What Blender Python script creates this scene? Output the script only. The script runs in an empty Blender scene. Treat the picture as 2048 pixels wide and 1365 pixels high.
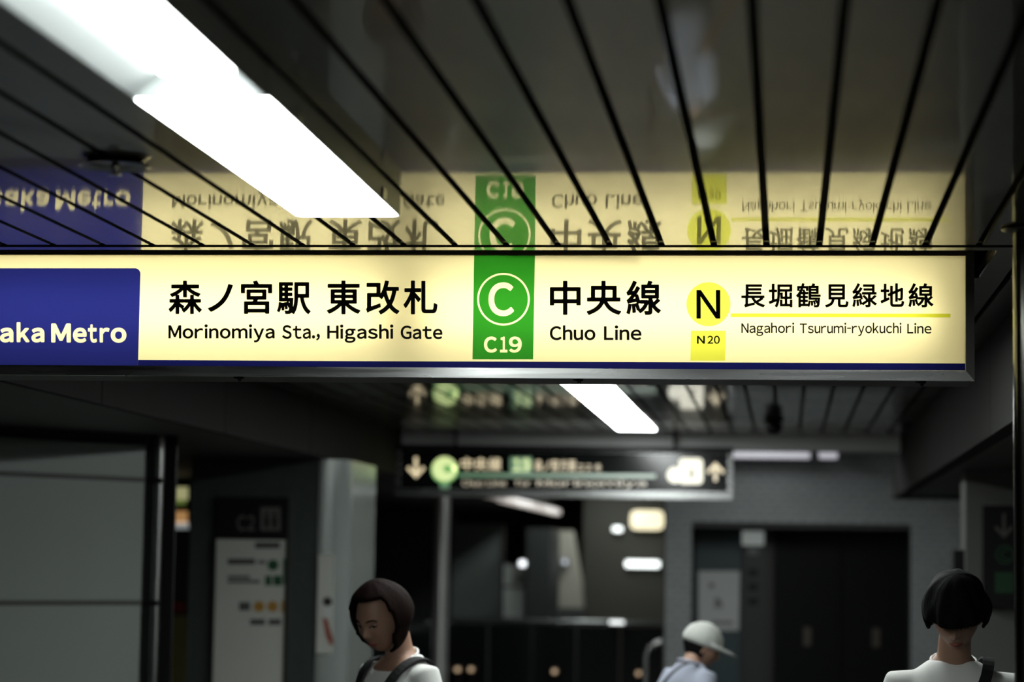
import bpy, bmesh, math, random
import numpy as np
from mathutils import Vector, Matrix, Euler
random.seed(7)
sc = bpy.context.scene
C = sc.collection
PI = math.pi

# ---------------------------------------------------------------- camera, world, exposure
F = 4836.0                      # focal length in pixels of the 2048 px wide frame (85 mm on 36 mm)
CAMZ = 1.65
Yc = Vector((1570-1024, 682.5-1136, -F)).normalized()
Zc = Vector((0.0153, 1.0, 0.0)); Zc.z = -(Yc.x*Zc.x+Yc.y*Zc.y)/Yc.z
Zc.normalize()
Xc = Yc.cross(Zc).normalized()
R = Matrix((Xc, Yc, Zc))        # camera axes -> world axes
cam_d = bpy.data.cameras.new('camera')
cam_d.lens = 85.0; cam_d.sensor_width = 36.0; cam_d.sensor_fit = 'HORIZONTAL'
cam_d.clip_start = 0.05; cam_d.clip_end = 200
cam_d.dof.use_dof = True; cam_d.dof.focus_distance = 7.30; cam_d.dof.aperture_fstop = 2.05
cam = bpy.data.objects.new('camera', cam_d); C.objects.link(cam)
cam.matrix_world = Matrix.Translation((0, 0, CAMZ)) @ R.to_4x4()
sc.camera = cam

world = bpy.data.worlds.new('world'); sc.world = world; world.use_nodes = True
world.node_tree.nodes['Background'].inputs[0].default_value = (0.75, 0.9, 0.85, 1)
world.node_tree.nodes['Background'].inputs[1].default_value = 0.004
sc.view_settings.view_transform = 'Standard'; sc.view_settings.look = 'None'
sc.view_settings.gamma = 1.0; sc.view_settings.use_curve_mapping = False
sc.view_settings.exposure = 0.0
sc.cycles.use_denoising = True
sc.cycles.max_bounces = 10; sc.cycles.diffuse_bounces = 4; sc.cycles.glossy_bounces = 5
sc.cycles.transparent_max_bounces = 12
sc.cycles.sample_clamp_indirect = 6.0

LAMP = 20.0                      # radiance of the ceiling lamps' covers
TUBE = 6.0                      # radiance of the tubes inside the big sign

def ray(px, py):
    return R @ Vector((px-1024, 682.5-py, -F))
def onY(px, py, Y):             # where the sight line of a pixel meets the plane at depth Y
    v = ray(px, py); t = Y/v.y
    return Vector((v.x*t, Y, CAMZ+v.z*t))
def onZ(px, py, Z):
    v = ray(px, py); t = (Z-CAMZ)/v.z
    return Vector((v.x*t, v.y*t, Z))

D1 = 7.27                       # depth of the big sign's face
CEIL = 2.55
D2 = 16.5                       # depth of the second sign's face

# ---------------------------------------------------------------- materials
MATS = {}
def mat(name, col, rough=0.5, metal=0.0, spec=0.5, coat=0.0, coat_rough=0.03, noise=0.0, scale=(8, 8, 8),
        rnoise=0.0, bump=0.0, bscale=None, emit=None, estr=0.0, col2=None, detail=3.0, aniso=0.0):
    m = bpy.data.materials.new(name); m.use_nodes = True; MATS[name] = m
    nt = m.node_tree; p = nt.nodes['Principled BSDF']
    p.inputs['Base Color'].default_value = (*col, 1); p.inputs['Roughness'].default_value = rough
    p.inputs['Metallic'].default_value = metal; p.inputs['Specular IOR Level'].default_value = spec
    p.inputs['Coat Weight'].default_value = coat; p.inputs['Coat Roughness'].default_value = coat_rough
    if emit:
        p.inputs['Emission Color'].default_value = (*emit, 1); p.inputs['Emission Strength'].default_value = estr
    def noi(sc_):
        tc = nt.nodes.new('ShaderNodeTexCoord'); mp = nt.nodes.new('ShaderNodeMapping')
        mp.inputs['Scale'].default_value = sc_
        n = nt.nodes.new('ShaderNodeTexNoise'); n.inputs['Scale'].default_value = 1.0; n.inputs['Detail'].default_value = detail
        nt.links.new(tc.outputs['Object'], mp.inputs[0]); nt.links.new(mp.outputs[0], n.inputs['Vector'])
        return n
    if noise or rnoise:
        n = noi(scale)
        if noise:
            mx = nt.nodes.new('ShaderNodeMix'); mx.data_type = 'RGBA'
            mx.inputs[6].default_value = (*[c*(1-noise) for c in col], 1)
            mx.inputs[7].default_value = (*(col2 or [min(1, c*(1+noise)) for c in col]), 1)
            nt.links.new(n.outputs[0], mx.inputs[0]); nt.links.new(mx.outputs[2], p.inputs['Base Color'])
        if rnoise:
            mr = nt.nodes.new('ShaderNodeMapRange'); mr.inputs[1].default_value = .3; mr.inputs[2].default_value = .7
            mr.inputs[3].default_value = max(0, rough-rnoise); mr.inputs[4].default_value = rough+rnoise
            nt.links.new(n.outputs[0], mr.inputs[0]); nt.links.new(mr.outputs[0], p.inputs['Roughness'])
    if bump:
        n = noi(bscale or scale); b = nt.nodes.new('ShaderNodeBump')
        b.inputs['Strength'].default_value = 1.0; b.inputs['Distance'].default_value = bump
        nt.links.new(n.outputs[0], b.inputs['Height']); nt.links.new(b.outputs[0], p.inputs['Normal'])
        nt.links.new(b.outputs[0], p.inputs['Coat Normal'])
    return m
def emitter(name, col, s):
    return mat(name, (0.7, 0.7, 0.7), .4, emit=col, estr=s)
def film(name, col):            # a coloured see-through foil on the sign face, with a little surface gloss
    m = bpy.data.materials.new(name); m.use_nodes = True; MATS[name] = m
    nt = m.node_tree; nt.nodes.clear()
    t = nt.nodes.new('ShaderNodeBsdfTransparent'); t.inputs[0].default_value = (*col, 1)
    g = nt.nodes.new('ShaderNodeBsdfPrincipled'); g.inputs['Base Color'].default_value = (*[c*.6 for c in col], 1); g.inputs['Roughness'].default_value = .35
    mx = nt.nodes.new('ShaderNodeMixShader'); mx.inputs[0].default_value = .1
    o = nt.nodes.new('ShaderNodeOutputMaterial')
    nt.links.new(t.outputs[0], mx.inputs[1]); nt.links.new(g.outputs[0], mx.inputs[2]); nt.links.new(mx.outputs[0], o.inputs[0])
    return m
def opal(name, col):            # milky translucent acrylic
    m = bpy.data.materials.new(name); m.use_nodes = True; MATS[name] = m
    nt = m.node_tree; nt.nodes.clear()
    t = nt.nodes.new('ShaderNodeBsdfTranslucent'); t.inputs[0].default_value = (*col, 1)
    g = nt.nodes.new('ShaderNodeBsdfPrincipled'); g.inputs['Base Color'].default_value = (*[c*.5 for c in col], 1); g.inputs['Roughness'].default_value = .35
    mx = nt.nodes.new('ShaderNodeMixShader'); mx.inputs[0].default_value = .12
    o = nt.nodes.new('ShaderNodeOutputMaterial')
    nt.links.new(t.outputs[0], mx.inputs[1]); nt.links.new(g.outputs[0], mx.inputs[2]); nt.links.new(mx.outputs[0], o.inputs[0])
    return m

M_panel = mat('ceiling_enamel', (.026, .026, .018), .34, spec=.32, coat=.70, coat_rough=.045, noise=.12, scale=(5, 1.2, 5), rnoise=.06)
M_fold = mat('shaded_folded_edge', (.012, .011, .009), .8, spec=.1, noise=.1)  # slat folds coloured dark so the gaps read as shade
M_void = mat('dark_void', (.012, .012, .011), .8, noise=.2)
M_trim = mat('dark_trim', (.02, .018, .014), .45, noise=.2)
M_alu = mat('anodised_aluminium', (.46, .47, .46), .27, metal=1.0, noise=.10, scale=(2, 30, 40), rnoise=.08)
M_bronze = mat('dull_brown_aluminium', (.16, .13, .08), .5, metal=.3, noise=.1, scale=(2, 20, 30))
M_black = mat('black_print', (.004, .004, .004), .5, spec=.3, noise=.1)
M_blackgl = mat('black_glass', (.006, .007, .007), .12, spec=.5, noise=.1)
M_white_paint = mat('white_enamel', (.72, .76, .75), .4, noise=.03)
M_inner = mat('white_sign_interior', (.8, .79, .74), .6, noise=.03)
M_steel = mat('brushed_steel', (.55, .56, .55), .28, metal=1.0, noise=.1, scale=(60, 60, 1.5), rnoise=.06)
M_steel_d = mat('dark_brushed_steel', (.12, .13, .125), .3, metal=1.0, noise=.1, scale=(60, 60, 1.5))
M_wallpanel = mat('satin_grey_wall_panel', (.19, .212, .195), .32, spec=.5, noise=.03, scale=(2, 2, .6))
M_soffit = mat('soffit_board', (.012, .012, .009), .75, spec=.1, noise=.08, scale=(1.5, .6, 2))
M_soffit_u = mat('soffit_underside', (.035, .036, .03), .55, noise=.1)
M_tile_d = mat('dark_green_mosaic', (.055, .068, .062), .35, spec=.45, noise=.35, scale=(22, 22, 22))
M_tile_g = mat('grey_tile', (.36, .39, .385), .35, noise=.16, scale=(14, 14, 14))
M_grout = mat('grout', (.05, .052, .048), .8, noise=.15)
M_floor = mat('terrazzo_floor', (.045, .045, .04), .6, spec=.3, noise=.25, scale=(60, 60, 60), rnoise=.05)
M_wall_d = mat('dark_wall', (.05, .053, .05), .6, noise=.12, scale=(2, 2, 2))
M_olive = mat('olive_wall', (.042, .042, .030), .6, noise=.1, scale=(2, 2, 2))
M_teal = mat('teal_door_panel', (.03, .055, .06), .4, noise=.08, scale=(4, 4, 1))
M_paper = mat('white_notice_paper', (.55, .57, .55), .6, noise=.04, scale=(6, 6, 6))
M_board = mat('white_board', (.50, .51, .46), .4, noise=.04, scale=(6, 6, 6))
M_lamp = emitter('lamp_cover_light', (.95, 1.0, .985), LAMP)
M_lampbar = emitter('led_bar_light', (.95, 1.0, .985), LAMP*.7)
M_tray = mat('white_tray_enamel', (.62, .66, .65), .45, noise=.04)  # slightly greyer than the enamel of the other lamps
M_tube = emitter('fluorescent_tube', (1.0, .875, .42), TUBE)
M_face = opal('opal_sign_acrylic', (.95, .95, .95))
M_fgreen = film('green_foil', (.028, .30, .034))
M_fblue = film('blue_foil', (.017, .024, .36))
M_fblue2 = film('shaded_blue_foil', (.008, .011, .20))  # blue darkened to carry the shade of the frame's bottom lip
M_fyell = film('yellow_foil', (.84, .95, .17))
M_fyel2 = film('line_yellow_foil', (.72, .80, .09))
M_skin = mat('skin', (.40, .235, .16), .5, noise=.06, scale=(20, 20, 20))
M_lip = mat('lips', (.33, .10, .08), .4, noise=.05)
M_hair_b = mat('dark_brown_hair', (.0075, .003, .002), .75, spec=.06, noise=.4, scale=(90, 90, 6), bump=.002, bscale=(120, 120, 5))
M_hair_k = mat('black_hair', (.003, .003, .003), .8, spec=.12, noise=.3, scale=(90, 90, 8), bump=.002, bscale=(110, 110, 8))
M_shirt_w = mat('white_cotton', (.88, .89, .85), .85, noise=.04, scale=(10, 10, 4), bump=.006, bscale=(9, 9, 2.5))
M_shirt_b = mat('pale_blue_cotton', (.36, .39, .47), .85, noise=.04, scale=(10, 10, 4), bump=.006, bscale=(9, 9, 2.5))
M_cloth_k = mat('black_cloth', (.006, .006, .007), .8, noise=.2, scale=(20, 20, 20))
M_navy = mat('dark_trousers_cloth', (.012, .014, .022), .85, noise=.2, scale=(20, 20, 20))
M_cap = mat('off_white_cap_cloth', (.52, .54, .50), .85, noise=.06, scale=(12, 12, 12))
M_shoe = mat('shoe_leather', (.03, .03, .03), .4, noise=.2)
M_eye = mat('eye_white', (.6, .58, .55), .2, noise=.02)
M_iris = mat('dark_iris', (.01, .006, .004), .2, noise=.1)

# ---------------------------------------------------------------- mesh helpers
ORG = {}
def link(name, me, material, parent=None, loc=None):
    """link mesh data written in world coordinates; a child's data is moved to its thing's origin"""
    o = bpy.data.objects.new(name, me); C.objects.link(o)
    if material is not None and not me.materials:
        for m in (material if isinstance(material, (list, tuple)) else [material]): me.materials.append(m)
    if parent is not None:
        g = ORG[parent]; ORG[o] = g
        me.transform(Matrix.Translation(-g)); o.parent = parent
    else:
        g = Vector(loc) if loc is not None else Vector((0, 0, 0)); ORG[o] = g
        if g.length: me.transform(Matrix.Translation(-g)); o.location = g
    return o
def from_bm(name, bm, material, parent=None, loc=None, smooth=False):
    bmesh.ops.recalc_face_normals(bm, faces=bm.faces[:])
    me = bpy.data.meshes.new(name); bm.to_mesh(me); bm.free()
    if smooth:
        for p in me.polygons: p.use_smooth = True
    return link(name, me, material, parent, loc)
def bm_box(bm, x0, x1, y0, y1, z0, z1, bev=0.0, M=None):
    r = bmesh.ops.create_cube(bm, size=1.0)
    T = Matrix.Translation(((x0+x1)/2, (y0+y1)/2, (z0+z1)/2)) @ Matrix.Diagonal((x1-x0, y1-y0, z1-z0, 1))
    bmesh.ops.transform(bm, matrix=T, verts=r['verts'])
    vs = r['verts']
    if bev:
        es = list({e for v in vs for e in v.link_edges})
        q = bmesh.ops.bevel(bm, geom=es, offset=bev, segments=2, affect='EDGES', profile=.6)
        vs = q['verts']
    if M is not None: bmesh.ops.transform(bm, matrix=M, verts=list(set(vs)))
def box(name, x0, x1, y0, y1, z0, z1, material, parent=None, bev=0.0, loc=None, M=None):
    bm = bmesh.new(); bm_box(bm, x0, x1, y0, y1, z0, z1, bev, M)
    return from_bm(name, bm, material, parent, loc)
def bm_prism(bm, pts, f0, f1):
    """pts: 2-D outline; f0/f1 map a 2-D point to 3-D for the two caps"""
    a = [bm.verts.new(f0(p)) for p in pts]; b = [bm.verts.new(f1(p)) for p in pts]
    bm.faces.new(a); bm.faces.new(b[::-1])
    n = len(pts)
    for i in range(n): bm.faces.new((a[i], a[(i+1) % n], b[(i+1) % n], b[i]))
def bm_tube(bm, pts, rad, n=16, cap=True, split=False):
    pts = [Vector(p) for p in pts]; rads = rad if isinstance(rad, (list, tuple)) else [rad]*len(pts)
    rings = []; prev = None
    for i, p in enumerate(pts):
        t = (pts[min(i+1, len(pts)-1)]-pts[max(i-1, 0)]).normalized()
        u = prev if prev is not None else (Vector((0, 0, 1)) if abs(t.z) < .9 else Vector((1, 0, 0)))
        s = t.cross(u).normalized(); u = s.cross(t).normalized(); prev = u
        r = rads[i]; rx, ry = r if isinstance(r, (tuple, list)) else (r, r)
        rings.append([bm.verts.new(p+s*math.cos(2*PI*k/n)*rx+u*math.sin(2*PI*k/n)*ry) for k in range(n)])
    for a, b in zip(rings, rings[1:]):
        for k in range(n): bm.faces.new((a[k], a[(k+1) % n], b[(k+1) % n], b[k]))
    if split: rings = [[bm.verts.new(v.co) for v in rings[0]], [bm.verts.new(v.co) for v in rings[-1]]]
    if cap: bm.faces.new(rings[0][::-1]); bm.faces.new(rings[-1])
def tube(name, pts, rad, material, parent=None, n=16, loc=None):
    bm = bmesh.new(); bm_tube(bm, pts, rad, n, split=True)
    return from_bm(name, bm, material, parent, loc, smooth=True)
def bm_lathe(bm, prof, cx, cy, n=24):
    rings = [[bm.verts.new((cx+r*math.cos(2*PI*k/n), cy+r*math.sin(2*PI*k/n), z)) for k in range(n)] for r, z in prof]
    for a, b in zip(rings, rings[1:]):
        for k in range(n): bm.faces.new((a[k], a[(k+1) % n], b[(k+1) % n], b[k]))
    bm.faces.new(rings[0]); bm.faces.new(rings[-1])
def lathe(name, prof, cx, cy, material, parent=None, n=24, loc=None):
    bm = bmesh.new(); bm_lathe(bm, prof, cx, cy, n)
    return from_bm(name, bm, material, parent, loc, smooth=True)
def tag(o, label, cat, group=None):
    o['label'] = label; o['category'] = cat
    if group: o['group'] = group
    return o
def thing(name, label, cat, loc, group=None):
    o = bpy.data.objects.new(name, None); C.objects.link(o); o.empty_display_size = .1
    o.location = loc; ORG[o] = Vector(loc)
    return tag(o, label, cat, group)
def structure(o, label=None, cat=None):
    o['kind'] = 'structure'
    if label: o['label'] = label
    if cat: o['category'] = cat
    return o

# ---------------------------------------------------------------- lettering (outlines of the built-in font, thickened on a grid)
_gc = {}
def contours(text):
    if text in _gc: return _gc[text]
    cu = bpy.data.curves.new('tmp', 'FONT'); cu.body = text; cu.size = 1.0; cu.resolution_u = 8
    ob = bpy.data.objects.new('tmp', cu); C.objects.link(ob)
    dg = bpy.context.evaluated_depsgraph_get()
    c = ob.to_curve(dg)
    out = []
    for s in c.splines:
        bp = s.bezier_points; n = len(bp); pts = []
        for i in range(n):
            a, b = bp[i], bp[(i+1) % n]
            p0, p1, p2, p3 = [np.array(q[:2]) for q in (a.co, a.handle_right, b.handle_left, b.co)]
            straight = abs(np.cross(p1-p0, p3-p0))+abs(np.cross(p2-p0, p3-p0)) < 1e-6
            for k in range(1 if straight else 6):
                t = k/6
                pts.append((1-t)**3*p0+3*(1-t)**2*t*p1+3*(1-t)*t*t*p2+t**3*p3)
        if len(pts) > 2: out.append(np.array(pts))
    ob.to_curve_clear(); bpy.data.objects.remove(ob); bpy.data.curves.remove(cu)
    _gc[text] = out
    return out
def clusters(cs):
    items = sorted([(c[:, 0].min(), c[:, 0].max(), c) for c in cs], key=lambda t: t[0]); groups = []
    for a, b, c in items:
        if groups and a < groups[-1][1]: groups[-1][1] = max(groups[-1][1], b); groups[-1][2].append(c)
        else: groups.append([a, b, [c]])
    return [g[2] for g in groups]
def thicken(cs, w, h=.0125):
    """outline loops at distance w outside the given loops"""
    A = np.concatenate(cs); B = np.concatenate([np.roll(c, -1, 0) for c in cs])
    x0, y0 = A.min(0)-w-3*h; x1, y1 = A.max(0)+w+3*h
    gx = np.arange(x0, x1+h, h); gy = np.arange(y0, y1+h, h)
    X, Y = np.meshgrid(gx, gy, indexing='ij'); P = np.stack([X.ravel(), Y.ravel()], 1)
    best = np.full(len(P), 1e9); wind = np.zeros(len(P))
    for i in range(0, len(A), 64):
        a, b = A[i:i+64][None], B[i:i+64][None]; p = P[:, None]
        d = b-a; L = (d**2).sum(2)+1e-14
        t = np.clip(((p-a)*d).sum(2)/L, 0, 1)
        best = np.minimum(best, (((p-a)-t[..., None]*d)**2).sum(2).min(1))
        cr = d[..., 0]*(p[..., 1]-a[..., 1])-(p[..., 0]-a[..., 0])*d[..., 1]
        up = (a[..., 1] <= p[..., 1]) & (b[..., 1] > p[..., 1]) & (cr > 0)
        dn = (a[..., 1] > p[..., 1]) & (b[..., 1] <= p[..., 1]) & (cr < 0)
        wind += up.sum(1)-dn.sum(1)
    sd = np.sqrt(best); sd[wind != 0] *= -1
    S = sd.reshape(X.shape)-w
    S[np.abs(S) < 1e-7] = 1e-7
    nx, ny = S.shape; ins = S < 0; nxt = {}
    code = ins[:-1, :-1]*1+ins[1:, :-1]*2+ins[1:, 1:]*4+ins[:-1, 1:]*8
    I, J = np.nonzero((code > 0) & (code < 15)); PT = {}
    def ept(e):
        if e not in PT:
            i, j, dr = e; i2, j2 = (i+1, j) if dr == 0 else (i, j+1)
            t = S[i, j]/(S[i, j]-S[i2, j2])
            PT[e] = (gx[i]+(gx[i2]-gx[i])*t, gy[j]+(gy[j2]-gy[j])*t)
        return e
    T = {1: [(3, 0)], 2: [(0, 1)], 3: [(3, 1)], 4: [(1, 2)], 5: [(3, 0), (1, 2)], 6: [(0, 2)], 7: [(3, 2)], 8: [(2, 3)], 9: [(2, 0)],
         10: [(0, 1), (2, 3)], 11: [(2, 1)], 12: [(1, 3)], 13: [(1, 0)], 14: [(0, 3)]}
    for i, j in zip(I.tolist(), J.tolist()):
        E4 = [(i, j, 0), (i+1, j, 1), (i, j+1, 0), (i, j, 1)]
        for a, b in T[int(code[i, j])]: nxt[ept(E4[a])] = ept(E4[b])
    loops = []
    while nxt:
        s, e = nxt.popitem(); lp = [PT[s]]
        while e != s:
            lp.append(PT[e]); e = nxt.pop(e, s)
        lp = np.array(lp)
        if len(lp) < 6: continue
        keep = [lp[0]]                           # drop points on straight runs
        for k in range(1, len(lp)):
            a, b, c = keep[-1], lp[k], lp[(k+1) % len(lp)]
            if abs((b[0]-a[0])*(c[1]-a[1])-(b[1]-a[1])*(c[0]-a[0])) > 1.5e-5: keep.append(b)
        if len(keep) > 2: loops.append(np.array(keep))
    return loops
def wide(ch):                   # full-width form of a latin character (humanist letter shapes)
    return chr(ord(ch)+0xFEE0)
def caps():
    q = np.concatenate(contours(wide('H'))); return float(q[:, 1].min()), float(q[:, 1].max())
def word(text, px0, px1, pcap, pbase, w=.0, h=.01, gap=.075, spans=None):
    """latin word -> loops in pixel coordinates (x right, y down)"""
    lo, hi = caps(); lo -= w; hi += w; x = 0; G = []
    for c in text:
        if c == ' ': x += .30; continue
        g = thicken([q*np.array([.45, 1]) for q in contours(wide(c))] if c == '-' else contours(wide(c)), w, h); q = np.concatenate(g); a, b = q[:, 0].min(), q[:, 0].max()
        G.append((g, a, b, x)); x += (b-a)+gap
    tot = x-gap; out = []
    for i, (g, a, b, x_) in enumerate(G):
        if spans: u0, u1 = spans[i]
        else: u0 = px0+x_/tot*(px1-px0); u1 = px0+(x_+b-a)/tot*(px1-px0)
        out += [np.stack([u0+(l[:, 0]-a)/(b-a)*(u1-u0), pbase-(l[:, 1]-lo)/(hi-lo)*(pbase-pcap)], 1) for l in g]
    return out
def kanji(chars, spans, ptop, pbot, w=.0, h=.0125):
    gl = [thicken(contours(c), w, h) for c in chars]
    al = np.concatenate([l for g in gl for l in g]); lo, hi = al[:, 1].min(), al[:, 1].max(); out = []
    for g, (a, b) in zip(gl, spans):
        q = np.concatenate(g); x0, x1 = q[:, 0].min(), q[:, 0].max()
        out += [np.stack([a+(l[:, 0]-x0)/(x1-x0)*(b-a), pbot-(l[:, 1]-lo)/(hi-lo)*(pbot-ptop)], 1) for l in g]
    return out
def circ(cx, cy, r, n=72):
    return np.array([(cx+r*math.cos(2*PI*k/n), cy+r*math.sin(2*PI*k/n)) for k in range(n)])
def flat(name, loops, mapf, material, parent):
    """fill 2-D loops (even-odd) and put them on a surface; mapf maps (px, py) -> world"""
    cu = bpy.data.curves.new('tmp', 'CURVE'); cu.dimensions = '2D'; cu.fill_mode = 'BOTH'
    for l in loops:
        s = cu.splines.new('POLY'); s.points.add(len(l)-1); s.use_cyclic_u = True
        for k, p in enumerate(l): s.points[k].co = (p[0]*.01, -p[1]*.01, 0, 1)
    ob = bpy.data.objects.new('tmp', cu); C.objects.link(ob)
    dg = bpy.context.evaluated_depsgraph_get(); dg.update()
    me = bpy.data.meshes.new_from_object(ob.evaluated_get(dg))
    bpy.data.objects.remove(ob); bpy.data.curves.remove(cu)
    me.materials.clear(); me.name = name
    for v in me.vertices: v.co = mapf(v.co.x*100, -v.co.y*100)
    return link(name, me, material, parent)

# ================================================================ STRUCTURE
PITCH = .1468; SEAM0 = -.056; XL = -2.67; XR = .79
yE = onZ(1024, 490, CEIL).y     # where the near ceiling ends
yG = onZ(1024, 495, CEIL).y; yT = onZ(1024, 500.5, CEIL).y
box_floor = structure(box('floor', -8, 4, -3, 36, -.1, 0, M_floor))

def ceiling(name, y0, y1, xl, skip=()):
    root = structure(box(name, xl-.1, XR+.1, y0, y1, CEIL+.045, CEIL+.12, M_void))
    bm = bmesh.new(); g = .0075                  # one pan: flat face, edges folded up
    w = PITCH-2*g
    prof = [(g, .035), (g, .004), (g+.002, 0), (g+w-.002, 0), (g+w, .004), (g+w, .035), (g+w-.002, .035), (g+w-.002, .005), (g+.002, .005), (g+.002, .035)]
    bm_prism(bm, prof, lambda p: (p[0], y0, CEIL+p[1]), lambda p: (p[0], y1, CEIL+p[1]))
    bmesh.ops.recalc_face_normals(bm, faces=bm.faces[:])
    me = bpy.data.meshes.new('ceiling_panel'); bm.to_mesh(me); bm.free(); me.materials.append(M_panel); me.materials.append(M_fold)
    for p_ in me.polygons:
        if abs(p_.normal.z) < .95 or p_.center.z > CEIL+.003: p_.material_index = 1
    k = math.floor((xl-SEAM0)/PITCH)
    while SEAM0+k*PITCH < XR-.02:
        o = bpy.data.objects.new('ceiling_panel', me); C.objects.link(o); o.parent = root; o.location = (SEAM0+k*PITCH, 0, 0)
        k += 1
    return root
ceil_near = ceiling('ceiling_near', -2.5, yE, -3.4)
ceil_far = ceiling('ceiling_far', D1+.26, D2+.15, XL-.05)
box('edge_trim', -3.4, XR+.3, yE+.004, yG-.004, CEIL+.012, CEIL+.05, M_trim, ceil_near)
box('reveal_strip', -3.4, XR+.3, yG, yT, CEIL, CEIL+.006, M_panel, ceil_near)
# the slot the sign hangs in
xs_ = .585                      # right of the sign the slats run on through the slot
for x0, x1 in ((xs_+.004, SEAM0+5*PITCH-.008), (SEAM0+5*PITCH+.008, XR)):
    bm = bmesh.new(); bm_prism(bm, [(x0, .02), (x0, .003), (x0+.003, 0), (x1-.003, 0), (x1, .003), (x1, .02)], lambda p: (p[0], yT+.002, CEIL+p[1]), lambda p: (p[0], D1+.259, CEIL+p[1]))
    from_bm('ceiling_panel', bm, M_panel, ceil_far)
box('backing', xs_, XR, yT+.002, D1+.259, CEIL+.0205, CEIL+.03, M_void, ceil_far)
slot = bmesh.new()
bm_box(slot, -3.5, XR+.3, yE-.02, D1+.46, CEIL+.30, CEIL+.34)
bm_box(slot, -3.5, XR+.3, yT-.012, yT-.002, CEIL+.0065, CEIL+.30)
bm_box(slot, -3.5, XR+.3, D1+.245, D1+.257, CEIL+.035, CEIL+.30)
structure(from_bm('trim_1', slot, M_void))
# soffits left and right
SB_L = CAMZ+.596; SB_R = CAMZ+.515
sl = bmesh.new(); bm_box(sl, XL-.02, XL, 5.0, 30, SB_L, CEIL+.05)
sof_l = structure(from_bm('trim_2', sl, M_soffit))
for k in range(12):                              # separate boards with recessed joints
    y = 5.0+k*2.1
    box('soffit_board', XL, XL+.012, y+.006, min(y+2.094, 30), SB_L-.0, CEIL-.001, M_soffit, sof_l)
sr = bmesh.new(); bm_box(sr, XR, XR+.06, 1.0, 18.0, SB_R, CEIL+.05); bm_box(sr, XR+.06, 3.2, 17.9, 18.0, SB_R, CEIL+.05)
sof_r = structure(from_bm('trim_3', sr, M_soffit))
for k in range(8):
    y = 1.0+k*2.1
    box('soffit_board', XR-.012, XR, y+.006, y+2.094, SB_R, CEIL-.001, M_soffit, sof_r)
structure(box('ceiling_left', -8, XL-.021, 5.0, 30, SB_L+.0, SB_L+.05, M_soffit_u))
structure(box('ceiling_right', XR+.061, 3.4, 1.0, 17.89, SB_R+.02, SB_R+.08, M_soffit_u))
structure(box('wall_right', 1.75, 1.85, -2.5, 36, 0, CEIL+.5, M_wall_d))
structure(box('wall_near_left', -3.5, -3.4, -2.5, 5.0, 0, CEIL+.3, M_wall_d))
structure(box('wall_behind', -3.5, 1.85, -2.6, -2.5, 0, CEIL+.3, M_wall_d))
structure(box('wall_left', -8, -7.9, 5, 36, 0, 3.2, M_wall_d))
structure(box('wall_back', -8, 3.4, 33, 33.1, 0, 3.4, M_olive))
structure(box('ceiling_back', XL, 3.4, D2+.45, 33, 2.72, 2.8, M_soffit_u))
# beam the second sign is fixed on
beam = structure(box('wall_beam', XL, XR, D2+.16, D2+.40, CAMZ+.80, CEIL+.2, mat('beam_enamel', (.78, .79, .76), .42, noise=.06, scale=(2, 2, 2))))

# left angled wall of satin panels
P1 = onY(287, 1000, 11.5); P1.z = 0
dirw = Vector((-math.sin(math.radians(36)), -math.cos(math.radians(36)), 0))
nrm = Vector((dirw.y, -dirw.x, 0)); nrm = nrm if nrm.y < 0 else -nrm
def wframe(s, out, z):          # s metres along the wall from its far end, out = towards the viewer
    return P1+dirw*s+nrm*out+Vector((0, 0, z))
def wbox(bm, s0, s1, o0, o1, z0, z1):
    vs = [bm.verts.new(wframe(s, o, z)) for z in (z0, z1) for s, o in ((s0, o0), (s1, o0), (s1, o1), (s0, o1))]
    for f in ((0, 1, 2, 3), (7, 6, 5, 4), (0, 4, 5, 1), (1, 5, 6, 2), (2, 6, 7, 3), (3, 7, 4, 0)): bm.faces.new([vs[i] for i in f])
bw = bmesh.new(); wbox(bw, -.02, 2.4, -.08, -.012, 0, SB_L)
wl = structure(from_bm('wall_angled', bw, M_void))
zj1 = onY(150, 955, 11.2).z; zj2 = onY(150, 1207, 11.2).z
for z0, z1 in ((.02, .62), (.636, zj2-.012), (zj2+.012, zj1-.012), (zj1+.012, SB_L-.05)):
    for s0, s1 in ((0, 2.39),):
        q = bmesh.new(); wbox(q, s0, s1, -.012, .006, z0, z1)
        bmesh.ops.bevel(q, geom=q.edges[:], offset=.004, segments=2, affect='EDGES')
        from_bm('wall_panel', q, M_wallpanel, wl)
for zz in (zj1, zj2, .628):
    q = bmesh.new(); wbox(q, -.01, 2.39, -.011, 0, zz-.011, zz+.011); from_bm('joint_strip', q, M_soffit_u, wl)

# ================================================================ BIG BACKLIT SIGN
def S1(dy=0.0):
    return lambda px, py: onY(px, py, D1)-Vector((0, dy, 0))
xr = onY(1931, 620, D1).x; xl = onY(-345, 620, D1).x; xro = onY(1948.5, 640, D1).x
zt = onY(1000, 511.5, D1).z; zb = onY(1000, 737, D1).z; zto = onY(1000, 501, D1).z; zbo = onY(1000, 757, D1).z
xlo = xl-.03; TH = .235
sign = thing('station_name_sign', 'long cream backlit station sign with black lettering, one green block and a yellow disc', 'sign', (0, D1+TH/2, CEIL+.1))
fr = bmesh.new()
def frame_piece(bm, pts):       # mitred frame members, pts in (x, z)
    bm_prism(bm, pts, lambda p: (p[0], D1-.012, p[1]), lambda p: (p[0], D1+.01, p[1]))
frame_piece(fr, [(xlo, zbo), (xro, zbo), (xr, zb), (xl, zb)])
from_bm('bottom_frame', fr, M_alu, sign)
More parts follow.
